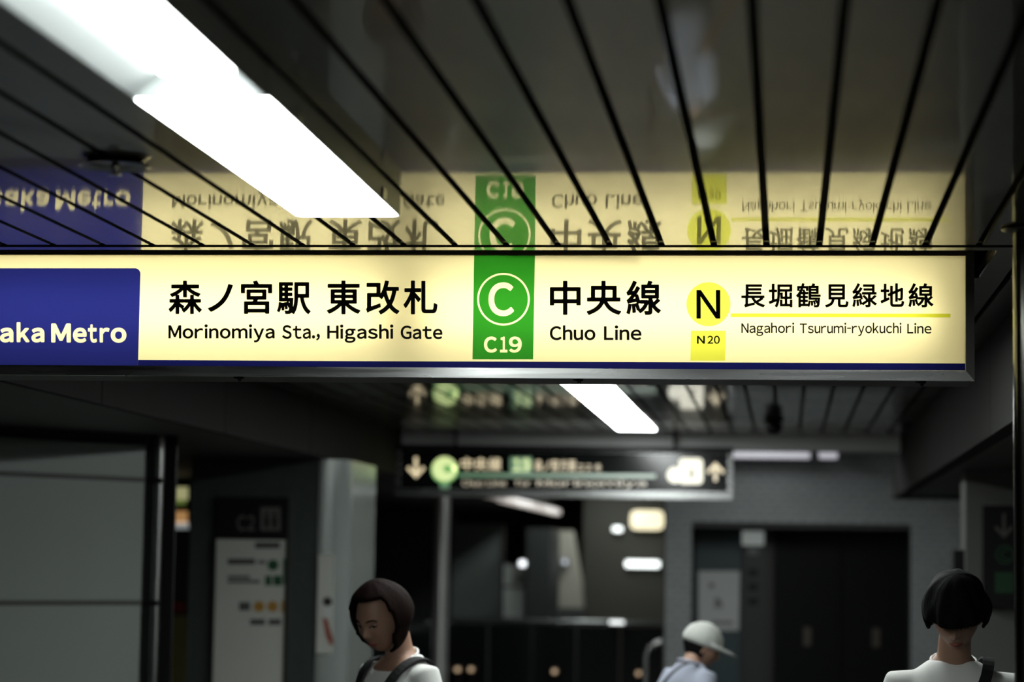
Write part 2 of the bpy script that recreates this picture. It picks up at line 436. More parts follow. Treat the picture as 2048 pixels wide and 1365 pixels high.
fr = bmesh.new(); frame_piece(fr, [(xro, zbo+.0003), (xro, zto), (xr, zt), (xr, zb+.0003)]); from_bm('side_frame', fr, mat('side_frame_aluminium', (.25, .25, .23), .4, metal=.5, noise=.1), sign)
fr = bmesh.new(); frame_piece(fr, [(xlo, zbo+.0003), (xl, zb+.0003), (xl, zt), (xlo, zto)]); from_bm('side_frame', fr, M_alu, sign)
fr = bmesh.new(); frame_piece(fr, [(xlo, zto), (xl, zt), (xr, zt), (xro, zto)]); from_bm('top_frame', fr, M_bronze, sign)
hs = bmesh.new()
bm_box(hs, xlo+.004, xro-.004, D1+.011, D1+TH, zbo+.001, zbo+.006)
bm_box(hs, xlo+.004, xro-.004, D1+.011, D1+TH, zto-.006, zto-.001)
bm_box(hs, xro-.009, xro-.004, D1+.011, D1+TH, zbo+.007, zto-.007)
bm_box(hs, xlo+.004, xlo+.009, D1+.011, D1+TH, zbo+.007, zto-.007)
from_bm('housing', hs, M_trim, sign)
inn = bmesh.new()
bm_box(inn, xl-.01, xr+.006, D1+.125, D1+.13, zb-.02, zt+.01)
bm_box(inn, xl-.01, xr+.006, D1+.012, D1+.13, zt+.002, zt+.005)
bm_box(inn, xl-.01, xr+.006, D1+.012, D1+.13, zb-.012, zb-.009)
bm_box(inn, xr+.002, xr+.006, D1+.012, D1+.13, zb-.01, zt+.004)
from_bm('inner_reflector', inn, M_inner, sign)
tg = onY(808, 620, D1).x; te = onY(1868, 620, D1).x; zm = (zt+zb)/2
for a, b in ((tg+.06, te), (xl+.03, tg-.06)):
    for z in (zm+.052, zm-.042):
        tb = tube('fluorescent_tube', [(a, D1+.075, z), (b, D1+.075, z)], .013, M_tube, sign, n=8)
        for e, s in ((a, -1), (b, 1)):
            tube('tube_socket', [(e+s*.001, D1+.075, z), (e+s*.022, D1+.075, z)], .015, M_inner, tb, n=8)
# a loose strip inside, seen as a soft shadow through the acrylic
p0 = onY(1000, 511, D1); p1 = onY(1278, 524, D1)
tube('loose_strip', [(p0.x, D1+.010, p0.z), (p1.x, D1+.010, p1.z)], .0028, M_bronze, sign, n=6)
box('sign_face', xl-.002, xr+.002, D1, D1+.003, zb-.004, zt+.002, M_face, sign)
# foils; S(px,py) points lie on the face plane
S = S1(.0012); SL = S1(.0018)
rr = 11
blue = [(-345, 537), (281-rr, 537)]+[(281-rr+rr*math.sin(a), 537+rr-rr*math.cos(a)) for a in np.linspace(.2, PI/2, 6)]+[(276.5, 720.5)]
blue_full = blue+[(276, 735.5), (-345, 735)]
strip = [(276.6, 720.5), (700, 722.8), (1100, 724), (1930.5, 727.5), (1930.5, 741.5), (1100, 738.5), (276, 735.5)]
flat('blue_strip', [np.array(strip)], S, M_fblue2, sign)
osaka = word('Osaka', 0, 0, 647.5, 685, .042, spans=[(-76, -36), (-30, -5), (0, 27), (33.5, 59), (63, 89)])
metro = word('Metro', 0, 0, 647.5, 685.5, .042, spans=[(102.5, 142), (146, 173.5), (176, 194), (199.5, 219), (221.5, 253)])
flat('blue_band', [np.array(blue_full)]+osaka+metro, S, M_fblue, sign)
grn = np.array([(948.3, 510), (1070, 510), (1066.3, 719.2), (945, 719.2)])
gl = [grn, circ(1007, 599, 52.6), circ(1007, 599, 48.8)]+word('C', 977, 1028, 566, 632, .028)
gl += word('C', 968, 994, 674, 705.5, .038)+word('1', 1000, 1015, 673.6, 705.6, .034)+word('9', 1018, 1043.6, 674, 705.5, .034)
flat('green_block', gl, S, M_fgreen, sign)
flat('yellow_disc', [circ(1417, 609, 44)], S, M_fyell, sign)
flat('yellow_tab', [np.array([(1382, 662), (1451.5, 662), (1450.5, 722), (1381, 722)])], S, M_fyell, sign)
flat('yellow_line', [np.array([(1461.5, 627.5), (1901, 628), (1901, 635.5), (1461.5, 634.8)])], S, M_fyel2, sign)
k1 = kanji('森ノ宮駅', [(337.5, 404), (416, 466), (482, 544.5), (554, 621.5)], 561.5, 629, .021)
flat('station_name_lettering', k1, SL, M_black, sign)
k2 = kanji('東改札', [(653.7, 721), (732, 799), (807, 875)], 561.5, 629.5, .021)
flat('gate_name_lettering', k2, SL, M_black, sign)
for t_, x0, x1, y0, y1 in (('Morinomiya', 337, 549.5, 651, 677.5), ('Sta.,', 564.5, 640, 651, 678), ('Higashi', 654.5, 787, 651.5, 678), ('Gate', 801.5, 885, 652, 678.5)):
    flat('latin_word', word(t_, x0, x1, y0, y1, .026), SL, M_black, sign)
flat('line_name_lettering', kanji('中央線', [(1099.8, 1161.5), (1173.5, 1242.5), (1252.8, 1322)], 562, 630.5, .021), SL, M_black, sign)
for t_, x0, x1 in (('Chuo', 1099.7, 1191), ('Line', 1208, 1283)): flat('latin_word', word(t_, x0, x1, 653.2, 680.8, .026), SL, M_black, sign)
flat('line_letter', word('N', 1393, 1440.6, 580.5, 637.8, .012), SL, M_black, sign)
flat('station_number', word('N', 1394, 1409.8, 672.3, 688, .026)+word('20', 1415, 1439.6, 672.3, 688, .022), SL, M_black, sign)
sp = [(500, 630), (650, 780), (800, 935), (958, 1087), (1108, 1243), (1262, 1392), (1415, 1552)]
sp = [(1300+a/2.738, 1300+b/2.738) for a, b in sp]
flat('second_line_lettering', kanji('長堀鶴見緑地線', sp, 567, 615.5, .019), SL, M_black, sign)
for t_, x0, x1, y0, y1 in (('Nagahori', 1482.8, 1588.5, 647.2, 666.5), ('Tsurumi-ryokuchi', 1599.5, 1803, 647.4, 667), ('Line', 1814.5, 1862.8, 648, 667.6)):
    flat('latin_word', word(t_, x0, x1, y0, y1, .017), SL, M_black, sign)
for px in (475, 1157, 1845):    # dark latches under the housing
    p = onY(px, 757, D1)
    q = bmesh.new(); bm_lathe(q, [(.004, zbo+.001), (.010, zbo-.001), (.011, zbo-.005), (.006, zbo-.007), (.0055, zbo-.012), (.002, zbo-.013)], p.x, D1+.03, 12)
    bm_box(q, p.x-.018, p.x+.012, D1+.026, D1+.034, zbo-.004, zbo+.0005)
    from_bm('latch', q, M_black, sign)
for px in (120, 960, 1780):     # rods that carry the sign
    x = onY(px, 500, D1).x
    tube('hanger', [(x, D1+TH/2, zto-.002), (x, D1+TH/2, CEIL+.301)], .012, M_trim, sign, n=10)

# ================================================================ CEILING LAMPS
LX0, LX1, LZ = -1.192, -.942, CAMZ+.84
def lamp(y0, y1, label, tray=False, group=None, dx=0.0, dz=0.0, glow=False):
    LX0, LX1, LZ, CEIL = -1.192+dx, -.942+dx, CAMZ+.84+dz, 2.55+dz
    r = thing('ceiling_lamp', label, 'lamp', ((LX0+LX1)/2, (y0+y1)/2, CEIL), group)
    if tray:                    # open trough: white sloping wings with a light bar at the top
        h = bmesh.new()
        out = [(LX0, LZ), (LX0, CEIL), (LX1, CEIL), (LX1, LZ), (LX1-.004, LZ), (-.985+dx, CEIL-.014), (-1.13+dx, CEIL-.014), (LX0+.004, LZ)]
        bm_prism(h, out, lambda p: (p[0], y0, p[1]), lambda p: (p[0], y1, p[1]))
        bm_box(h, LX0, LX1, y1, y1+.01, LZ, CEIL)
        from_bm('housing', h, M_tray, r)
        box('light_bar', -1.125+dx, -.99+dx, y0, y1-.045, CEIL-.030, CEIL-.016, M_lampbar, r, bev=.004)
    else:
        h = bmesh.new(); bm_box(h, LX0, LX1, y0, y1, LZ+(.0402 if glow else .014), CEIL)
        bm_box(h, LX0-.0035, LX0-.0005, y0-.0035, y1+.0035, LZ+.001, CEIL); bm_box(h, LX1+.0005, LX1+.0035, y0-.0035, y1+.0035, LZ+.001, CEIL)
        bm_box(h, LX0-.0004, LX1+.0004, y0-.0035, y0-.0005, LZ+.001, CEIL)
        if not glow: bm_box(h, LX0-.0004, LX1+.0004, y1+.0005, y1+.0035, LZ+.001, CEIL); from_bm('housing', h, M_white_paint, r)
        n = 6; rc = .016; pts = []
        for cx, cy, a0 in ((LX1-rc, y1-rc, 0), (LX0+rc, y1-rc, PI/2), (LX0+rc, y0+rc, PI), (LX1-rc, y0+rc, 1.5*PI)):
            pts += [(cx+rc*math.cos(a0+PI/2*k/n), cy+rc*math.sin(a0+PI/2*k/n)) for k in range(n+1)]
        cv = bmesh.new(); bm_prism(cv, pts, lambda p: (p[0], p[1], LZ), lambda p: (p[0], p[1], LZ+(.04 if glow else .0138)))
        from_bm('diffuser', cv, M_lamp, r)
        for yy in (y0+.25, y1-.25):
            q = bmesh.new(); bm_box(q, LX1+.004, LX1+.009, yy-.02, yy+.02, LZ+.004, LZ+.03, .001); from_bm('clip', q, M_steel, r)
    return r
ya = .84*F/949; yb = .84*F/703
lamp(ya, yb, 'bright rectangular ceiling lamp with a full white cover, ending just before the big sign')
lamp(ya-1.56, ya-.02, 'open white trough ceiling lamp at the top left corner, with sloping wings beside its bar', tray=True)
lamp(ya-3.3, ya-1.7, 'white ceiling lamp nearest the viewer, above the upper left of the view')
far = ['first white ceiling lamp behind the big sign', 'second white ceiling lamp behind the big sign',
       'white ceiling lamp seen right under the lower edge of the big sign', 'last white ceiling lamp of the row, above the black direction sign']
for k in range(4):
    lamp(16.06-1.6*(4-k)+.02, 16.06-1.6*(3-k), far[k], dx=.085, dz=.055, glow=(k == 3), group='white ceiling lamps beyond the big sign')
lamp(ya+4.0, yb+3.6, 'white ceiling lamp straight behind the big sign')
for k in range(2): lamp(-.65+1.6*k, .91+1.6*k, 'added unseen ceiling lamp on the right, above the viewer', dx=1.35, group='added lamps above the viewer')  # unseen lamps added to brighten the people ahead
lamp(7.95, 9.5, 'added ceiling lamp hidden right behind the big sign', dx=1.12)  # hidden lamp added to light heads and shoulders near the sign
for k, (y, dx) in enumerate(((17.0, .85), (20.2, -.9), (23.2, -.9), (26.0, -.9))): lamp(y, y+1.4, 'added ceiling lamp in the far hall, hidden above the direction sign', dx=dx, dz=.169, group='added far hall lamps')  # hidden lamps added to brighten the hall and the lift wall

# sprinkler head, camera dome, pole with flange
p = onZ(230, 322, CEIL)
sp_ = thing('ceiling_sprinkler', 'round dish with a small sprinkler nub on the slats left of the bright lamp', 'sprinkler', (p.x, p.y, CEIL))
lathe('dish', [(.008, CEIL-.0005), (.06, CEIL-.0005), (.082, CEIL-.012), (.080, CEIL-.014), (.055, CEIL-.006), (.010, CEIL-.005)], p.x, p.y, M_panel, sp_, 32)
q = bmesh.new(); bm_lathe(q, [(.008, CEIL-.005), (.009, CEIL-.018), (.005, CEIL-.02), (.005, CEIL-.03), (.016, CEIL-.031), (.016, CEIL-.033), (.003, CEIL-.034)], p.x, p.y, 14)
from_bm('nozzle', q, M_steel, sp_, smooth=True)
p = onZ(1547, 838, CEIL)
dm = thing('dome_camera', 'small black dome hanging from the far ceiling, right of the far lamps', 'camera', (p.x, p.y, CEIL))
lathe('mount', [(.03, CEIL-.0005), (.06, CEIL-.0005), (.062, CEIL-.02), (.03, CEIL-.022)], p.x, p.y, M_soffit, dm, 20)
lathe('dome', [(.028, CEIL-.0222), (.056, CEIL-.03), (.056, CEIL-.055), (.045, CEIL-.08), (.022, CEIL-.094), (.004, CEIL-.098)], p.x, p.y, M_blackgl, dm, 20)
PYd = 6.42; pl = onY(2026, 620, PYd); prx = .045; pcx = pl.x+prx
pole = thing('steel_pole', 'polished round steel pole from floor to ceiling at the right edge, with dark ceiling collar', 'pole', (pcx, PYd, 0))
tube('shaft', [(pcx, PYd, 0.0), (pcx, PYd, CEIL-.002)], prx, mat('dark_satin_steel', (.10, .10, .085), .17, metal=1.0, noise=.1, scale=(60, 60, 1.5)), pole, n=40)
lathe('collar', [(prx+.001, CEIL-.001), (prx+.030, CEIL-.001), (prx+.030, CEIL-.006), (prx+.018, CEIL-.012), (prx+.001, CEIL-.013)], pcx, PYd, M_trim, pole, 32)
lathe('base_plate', [(prx+.001, 0.001), (prx+.03, 0.001), (prx+.028, .012), (prx+.001, .014)], pcx, PYd, M_steel, pole, 32)

# ================================================================ SECOND SIGN
E_cream = emitter('cream_backlit_print', (1.0, .82, .48), .85)
E_cream2 = emitter('bright_cream_backlit_print', (1.0, .95, .72), .95)
E_dimcream = emitter('dim_cream_backlit_print', (1.0, .84, .55), .5)
E_green = emitter('green_backlit_print', (.10, .55, .06), .55)
E_dgreen = emitter('dark_green_backlit_print', (.01, .22, .03), .45)
E_lgreen = emitter('pale_green_backlit_print', (.78, .95, .36), .85)
def S2f(dy): return lambda px, py: onY(px, py, D2)-Vector((0, dy, 0))
a = onY(793, 890, D2); b = onY(1465, 1000, D2); a2 = onY(802, 902, D2); b2 = onY(1455, 985, D2)
s2 = thing('direction_sign', 'black hanging direction sign with arrows and a pale green disc, under the big sign', 'sign', ((a.x+b.x)/2, D2+.08, a.z))
q = bmesh.new()
def ring(bm, o, i, y0, y1):
    (x0, z0, x1, z1), (u0, w0, u1, w1) = o, i
    bm_box(bm, x0, x1, y0, y1, z0, w0); bm_box(bm, x0, x1, y0, y1, w1, z1); bm_box(bm, x0, u0, y0, y1, w0, w1); bm_box(bm, u1, x1, y0, y1, w0, w1)
ring(q, (a.x, b.z, b.x, a.z), (a2.x, b2.z, b2.x, a2.z), D2-.02, D2+.155)
from_bm('frame', q, M_alu, s2)
box('top_cover', a.x-.001, b.x+.001, D2-.0215, D2+.156, a2.z+.001, a.z+.003, M_black, s2)
for x_ in (a.x+.4, b.x-.4): tube('hanger', [(x_, D2+.08, a.z+.0035), (x_, D2+.08, CEIL-.001)], .012, M_trim, s2, n=8)
box('face', a2.x+.0005, b2.x-.0005, D2, D2+.02, b2.z+.0005, a2.z-.0005, M_blackgl, s2)
f2 = S2f(.002); f3 = S2f(.003)
def arrow(cx, y0, y1, hw, up, t=3.5):   # arrow outline in pixels
    yt, yb_ = (y0, y1)
    pts = [(cx, yb_), (cx-hw, yb_-hw*1.05), (cx-hw+t*.8, yb_-hw*1.05-t), (cx-t/1.6, yb_-t*2.4), (cx-t/1.6, yt), (cx+t/1.6, yt), (cx+t/1.6, yb_-t*2.4), (cx+hw-t*.8, yb_-hw*1.05-t), (cx+hw, yb_-hw*1.05)]
    return np.array([(x, y0+y1-y) for x, y in pts] if up else pts)
flat('down_arrow', [arrow(832, 915, 957, 18, False, 5)], f2, E_cream, s2)
flat('line_disc', [circ(889, 941, 26.5)], f2, E_green, s2)
flat('disc_ring', [circ(889, 938.5, 24.5), circ(895, 938.5, 8), np.array([(903.3, 935), (912.4, 931), (912.4, 946), (903.3, 942)])], f3, E_lgreen, s2)
flat('line_tab', [np.array([(880, 967), (899, 967), (899, 983), (880, 983)])], f2, E_dgreen, s2)
flat('line_name_lettering', kanji('中央線', [(922, 946), (950, 974), (978, 1002)], 916, 942, .01), f2, E_cream, s2)
flat('number_tag', [np.array([(1020, 915), (1064, 915), (1064, 946), (1020, 946)])], f2, E_dgreen, s2)
flat('tag_number', word('19', 1026, 1061, 918, 943, .03), f3, E_lgreen, s2)
flat('destination_lettering', kanji('森ノ宮方面', [(1070, 1084), (1087, 1100), (1103, 1117), (1120, 1134), (1137, 1151)], 920, 943, .01), f2, E_cream, s2)
for c_, sp_x in zip('コスモ', [(1155, 1166), (1172, 1183), (1190, 1202)]): flat('kana', kanji(c_, [sp_x], 930, 943, .01), f2, E_cream, s2)
flat('line_rule', [np.array([(915, 947), (1311, 949), (1311, 957), (915, 955)])], f2, E_dgreen, s2)
for t_, x0, x1 in (('Chuo', 925, 966), ('Line', 974, 1012), ('for', 1030, 1062), ('Morinomiya', 1074, 1292)): flat('latin_word', word(t_, x0, x1, 961.5, 972.5, .01), f2, E_dimcream, s2)
flat('exit_disc', [circ(1350, 951, 16)], f2, E_cream2, s2)
sq = []
for cx, cy, a0 in ((1397, 926, -PI/2), (1397, 960, 0), (1367, 960, PI/2), (1367, 926, PI)): sq += [(cx+9*math.cos(a0+PI/2*k/5), cy+9*math.sin(a0+PI/2*k/5)) for k in range(6)]
flat('exit_square', [np.array(sq), circ(1383, 940, 3), np.array([(1379, 945), (1387, 945), (1388, 958), (1384, 952), (1379, 959)])], f3, E_cream2, s2)
flat('up_arrow', [arrow(1431, 925, 963, 18, True, 5)], f2, E_cream, s2)

# two slim lamps crossing the ceiling beyond the beam
E_pale = emitter('pale_violet_lamp', (.85, .82, .95), .42)
for px0, px1, lab in ((1462, 1620, 'long slim pale lamp to the right of the direction sign'), (1638, 1675, 'short slim pale lamp right of the long one')):
    u = onY(px0, 899, 19.0); v = onY(px1, 918, 19.0)
    t = thing('slim_lamp', lab, 'lamp', ((u.x+v.x)/2, 19.05, u.z+.05))
    box('cover', u.x, v.x, 19.0, 19.06, v.z, u.z, E_pale, t, bev=.01)
    box('housing', u.x-.01, v.x+.01, 18.98, 19.08, u.z+.002, u.z+.05, M_trim, t)
    tube('hanger', [((u.x+v.x)/2, 19.03, u.z+.0505), ((u.x+v.x)/2, 19.03, 2.719)], .01, M_trim, t, n=8)

# ================================================================ LEFT: POST, TILED COLUMN, INFO BOARD
Yp = 11.55
def X(px, Y): return onY(px, 1150, Y).x
def Z(py, Y, px=1024): return onY(px, py, Y).z
post = thing('corner_post', 'polished steel corner post at the end of the grey panel wall', 'post', (X(315, Yp), Yp, 0))
box('dark_cover', X(288, Yp), X(306, Yp), Yp-.01, Yp+.12, 0, SB_L-.002, M_steel_d, post, bev=.004)
tube('round_edge', [(X(313, Yp), Yp+.01, 0), (X(313, Yp), Yp+.01, SB_L-.002)], .017, M_steel, post, n=20)
box('black_side', X(322, Yp), X(347, Yp), Yp, Yp+.02, 0, SB_L-.002, M_black, post, bev=.004)
for py in (962, 1207):
    box('joint_band', X(288, Yp)-.001, X(320, Yp), Yp-.014, Yp-.0105, Z(py+5, Yp, 300), Z(py-5, Yp, 300), M_black, post)

Yk = 14.0
colm = structure(box('wall_column', X(377, Yk), X(634, Yk), Yk+.012, Yk+1.0, 0, SB_L-.001, M_grout))
def mosaic(name, x0, x1, z0, z1, y, tw, th, gap, material, parent, holes=(), brick=False):
    bm = bmesh.new(); j = 0; z = z0
    while z+th <= z1+1e-6:
        x = x0-(tw+gap)*.5*(j % 2 if brick else 0)
        while x < x1-1e-6:
            u0, u1 = max(x, x0), min(x+tw, x1)
            for h in holes:
                if h[2] < z+th and z < h[3]:
                    if u0 < h[0] < u1: u1 = h[0]
                    elif u0 < h[1] < u1: u0 = h[1]
                    elif h[0] <= u0 and u1 <= h[1]: u1 = u0
            if u1-u0 > .004:
                dy = random.uniform(0, .0012); e = .0012
                f = [bm.verts.new(c) for c in ((u0+e, y-.006-dy, z+e), (u1-e, y-.006-dy, z+e), (u1-e, y-.006-dy, z+th-e), (u0+e, y-.006-dy, z+th-e))]
                g = [bm.verts.new(c) for c in ((u0, y, z), (u1, y, z), (u1, y, z+th), (u0, y, z+th))]
                bm.faces.new(f)
                for k in range(4): bm.faces.new((f[k], g[k], g[(k+1) % 4], f[(k+1) % 4]))
            x += tw+gap
        z += th+gap; j += 1
    o = from_bm(name, bm, material, parent); o['kind'] = 'stuff'
    return o
bx0, bx1 = X(430, Yk), X(576, Yk)
mosaic('mosaic_tiles', X(377, Yk), X(633, Yk), .01, SB_L-.01, Yk+.012, .030, .030, .004, M_tile_d, colm)
cap_ = bmesh.new()              # rounded glossy corner casing on the column's right edge
c0, c1 = X(634, Yk), X(690, Yk)
n = 10; pts = [(c0, Yk-.004)]+[(c0+(c1-c0)*math.sin(PI/2*k/n), Yk-.004+.16*(1-math.cos(PI/2*k/n))) for k in range(1, n+1)]+[(c1, Yk+1.0), (c0, Yk+1.0)]
bm_prism(cap_, pts, lambda p: (p[0], p[1], 0), lambda p: (p[0], p[1], SB_L-.003))
casing = from_bm('corner_casing', cap_, mat('pale_glossy_casing', (.30, .33, .31), .22, spec=.6, noise=.1, scale=(6, 6, 3), metal=.4), None)
structure(casing); casing.name = 'trim_4'
ys = Yk-.004
stick = thing('poster', 'narrow poster with a red slanted shape stuck on the glossy column corner', 'poster', (X(655, Yk), ys, 1.2))
box('sheet', X(637, Yk), X(668, Yk), ys-.010, ys-.006, Z(1308, Yk, 655), Z(1110, Yk, 655), M_board, stick)
fst = lambda px, py: onY(px, py, ys-.012)
flat('red_shape', [np.array([(645, 1235), (655, 1240), (667, 1285), (662, 1294), (652, 1275)])], fst, mat('dull_red_print', (.25, .05, .03), .6, noise=.1), stick)
flat('dark_mark', [circ(655, 1204, 9)], fst, M_trim, stick)
flat('pale_panel', [np.array([(644, 1215), (664, 1215), (666, 1235), (644, 1235)])], fst, M_paper, stick)
# information board
ib = thing('information_board', 'tall information board with black header and pale lower panel on the tiled column', 'board', ((bx0+bx1)/2, Yk, 1.1))
yi = Yk-.03
box('header', bx0, bx1, yi, Yk+.003, Z(1078, Yk, 500), Z(995, Yk, 500), M_black, ib, bev=.003)
box('panel', bx0+.01, bx1-.012, yi, Yk+.003, .45, Z(1080, Yk, 500), M_board, ib, bev=.003)
box('side_frame', bx0-.003, bx0+.008, yi-.006, Yk+.003, .44, Z(1080.5, Yk, 500), M_trim, ib)
box('side_frame', bx1-.010, bx1+.003, yi-.006, Yk+.003, .44, Z(1080.5, Yk, 500), M_trim, ib)
fi = lambda px, py: onY(px, py, yi-.001)
M_hdr = mat('grey_header_print', (.10, .10, .09), .6, noise=.1)
flat('header_lettering', word('C2', 474, 510, 1032, 1062, .02), fi, M_hdr, ib)
lift = [np.array([(521, 1015), (561, 1015), (561, 1062), (521, 1062)]), circ(533, 1029, 4), circ(549, 1029, 4), np.array([(528, 1035), (538, 1035), (537, 1056), (529, 1056)]), np.array([(544, 1035), (554, 1035), (553, 1056), (545, 1056)])]
flat('header_pictogram', lift, fi, M_hdr, ib)
M_gprint = mat('dark_green_print', (.01, .07, .03), .6, noise=.1); M_oprint = mat('orange_print', (.36, .19, .03), .6, noise=.1); M_kprint = mat('grey_print', (.07, .07, .065), .6, noise=.1)
def bars(rows): return [np.array([(x0, y0), (x1, y0), (x1, y1), (x0, y1)]) for x0, x1, y0, y1 in rows]
for l_ in bars([(510, 560, 1085, 1098), (455, 510, 1118, 1130), (515, 532, 1122, 1128), (455, 500, 1152, 1158), (455, 520, 1161, 1167)]): flat('text_row', [l_], fi, M_kprint, ib)
for l_ in [circ(546, 1131, 11)]+bars([(530, 543, 1152, 1172), (546, 564, 1152, 1172), (566, 571, 1118, 1170)]): flat('green_mark', [l_], fi, M_gprint, ib)
for l_ in [circ(518, 1214, 11), circ(545, 1214, 11)]+bars([(562, 568, 1203, 1226)]): flat('orange_mark', [l_], fi, M_oprint, ib)
for l_ in bars([(478, 500, 1205, 1222), (500, 530, 1239, 1251), (537, 562, 1239, 1251)]): flat('text_row', [l_], fi, M_kprint, ib)
# poster strip with self-glowing upper prints, seen through the gap left of the column
Yl = 17.5
ad = thing('poster', 'narrow slice of coloured poster in the gap left of the tiled column', 'poster', (X(360, Yl), Yl, 1.2))
box('backing', X(330, Yl), X(385, Yl), Yl, Yl+.03, 0, Z(965, Yl, 360), M_void, ad)
fa = lambda px, py: onY(px, py, Yl-.002)
flat('yellow_print', bars([(345, 376, 975, 1000)]), fa, emitter('yellow_print_light', (.8, .78, .38), .38), ad)
flat('green_print', bars([(347, 372, 1000, 1010)]), fa, emitter('green_print_light', (.3, .42, .08), .3), ad)
flat('orange_print', bars([(344, 375, 1023, 1048)]), fa, emitter('orange_print_light', (.8, .42, .15), .42), ad)
flat('pale_print', bars([(350, 377, 1045, 1059)]), fa, emitter('pale_print_light', (.45, .5, .5), .42), ad)
flat('red_print', bars([(338, 370, 1205, 1225)]), fa, mat('deep_red_print', (.14, .01, .01), .5, noise=.1), ad)
flat('olive_print', bars([(338, 374, 1232, 1500)]), fa, mat('olive_print', (.12, .11, .04), .5, noise=.1), ad)

# ================================================================ MIDDLE BACKGROUND
Ym = 19.0
mp = thing('concourse_pole', 'shiny vertical steel pole below the direction sign, behind the woman', 'pole', (X(882, Ym), Ym, 0))
tube('shaft', [(X(882, Ym), Ym, 0), (X(882, Ym), Ym, 2.719)], (X(898, Ym)-X(866, Ym))/2, mat('pale_brushed_steel', (.8, .8, .78), .32, metal=.75, noise=.06, scale=(60, 60, 1.5)), mp, n=24)
lathe('base_plate', [(.07, .001), (.11, .001), (.10, .015), (.068, .016)], X(882, Ym), Ym, M_steel, mp)
# lit cove edge of the far left soffit
cove = thing('cove_light', 'long pale light strip along the far soffit edge under the direction sign', 'lamp', (XL+.06, 24, SB_L))
E_cove = emitter('pale_cove_light', (1.0, .90, .82), .55); E_cove_d = emitter('dim_cove_light', (1.0, .85, .72), .16)
box('strip', XL+.02, XL+.10, 22.3, 27.8, SB_L-.03, SB_L+.03, E_cove, cove, bev=.01)
box('dim_strip', XL+.02, XL+.10, 18.0, 22.28, SB_L-.02, SB_L+.03, E_cove_d, cove, bev=.01)
# grey glazed partition
Yg = 25.0
part = thing('glass_partition', 'grey glazed partition of two panes right of the steel pole', 'partition', (X(970, Yg), Yg, 0))
M_gl1 = mat('grey_pane', (.10, .12, .11), .35, noise=.1, scale=(2, 2, 1)); M_gl2 = mat('pale_pane', (.75, .82, .78), .4, noise=.1, scale=(2, 2, 2))
box('pane', X(905, Yg), X(1006, Yg), Yg, Yg+.03, .3, Z(1050, Yg), M_gl1, part)
box('pane', X(1006, Yg)+.01, X(1049, Yg), Yg-.01, Yg+.02, Z(1236, Yg), Z(1175, Yg)-.01, M_gl2, part)
box('pane', X(1006, Yg)+.01, X(1049, Yg), Yg-.01, Yg+.02, Z(1172, Yg), Z(1130, Yg), M_gl2, part)
box('mullion', X(1003, Yg), X(1006, Yg)+.008, Yg-.02, Yg+.04, 0, Z(1050, Yg), M_trim, part)
box('bottom_rail', X(905, Yg), X(1049, Yg), Yg-.02, Yg+.04, 0, .29, M_trim, part)
dk = structure(box('wall_pier', X(1052, 24.6), X(1100, 24.6), 24.6, 25.6, 0, Z(1056, 24.6), mat('dark_pier', (.014, .019, .018), .5, noise=.1)))
structure(box('wall_mid', -7.9, X(905, 26)-.0, 26, 26.1, 0, 2.2, mat('dark_green_wall', (.04, .048, .043), .5, noise=.15, scale=(1, 1, 1))))
Yb = 27.0
bp = thing('lit_pillar', 'slim beige pillar catching light, between dark pier and olive wall', 'pillar', (X(1133, Yb), Yb, 0))
q = bmesh.new(); zz0, zz1 = Z(1216, Yb, 1133), Z(1062, Yb, 1133)
bm_prism(q, [(X(1108, Yb), zz0), (X(1164, Yb), zz0), (X(1160, Yb), (zz0*2+zz1)/3), (X(1140, Yb), zz1), (X(1110, Yb), zz1)], lambda p: (p[0], Yb, p[1]), lambda p: (p[0], Yb+.4, p[1]))
from_bm('shaft', q, mat('beige_pillar_paint', (.42, .41, .34), .35, noise=.08, coat=.3), bp)
box('plinth', X(1105, Yb), X(1167, Yb), Yb-.02, Yb+.42, 0, zz0-.001, M_wall_d, bp)
structure(box('wall_olive', X(1166, 28), X(1335, 28), 28, 28.1, 0, 2.719, M_olive))
E_spot = emitter('cool_white_lamp_light', (.93, 1.0, .97), 2.6)
def wall_lamp(px0, px1, py0, py1, Y, m, lab, cat='lamp', name='wall_lamp'):
    u, v = onY(px0, py0, Y), onY(px1, py1, Y)
    t = thing(name, lab, cat, ((u.x+v.x)/2, Y+.05, (u.z+v.z)/2))
    bv = min(u.z-v.z, v.x-u.x)*.3
    box('cover', u.x, v.x, Y-.03, Y+.03, v.z, u.z, m, t, bev=bv)
    box('housing', u.x-.015, v.x+.015, Y+.031, Y+.09, v.z-.015, u.z+.015, M_trim, t, bev=.004)
    return t
wall_lamp(1226, 1244, 1054, 1064, 27.91, E_spot, 'short white oval lamp high on the olive wall')
wall_lamp(1251, 1319, 1122, 1136, 27.91, E_spot, 'long white oval lamp on the olive wall')
wall_lamp(1262, 1326, 1022, 1060, 27.91, emitter('cream_sign_light', (1.0, .88, .52), .85), 'plain cream lit box sign beside the grey block, under the direction sign', 'sign', 'lit_box_sign')
wall_lamp(1039, 1051, 1122, 1134, 24.4, emitter('round_lamp_light', (.93, .96, 1.0), 2.2), 'small round white lamp on the dark pier')
wall_lamp(1125, 1134, 1120, 1130, 26.9, emitter('faint_blue_glow', (.75, .85, 1.0), .6), 'faint bluish glowing spot on the beige pillar')  # small emitter for the bluish glow on the pillar
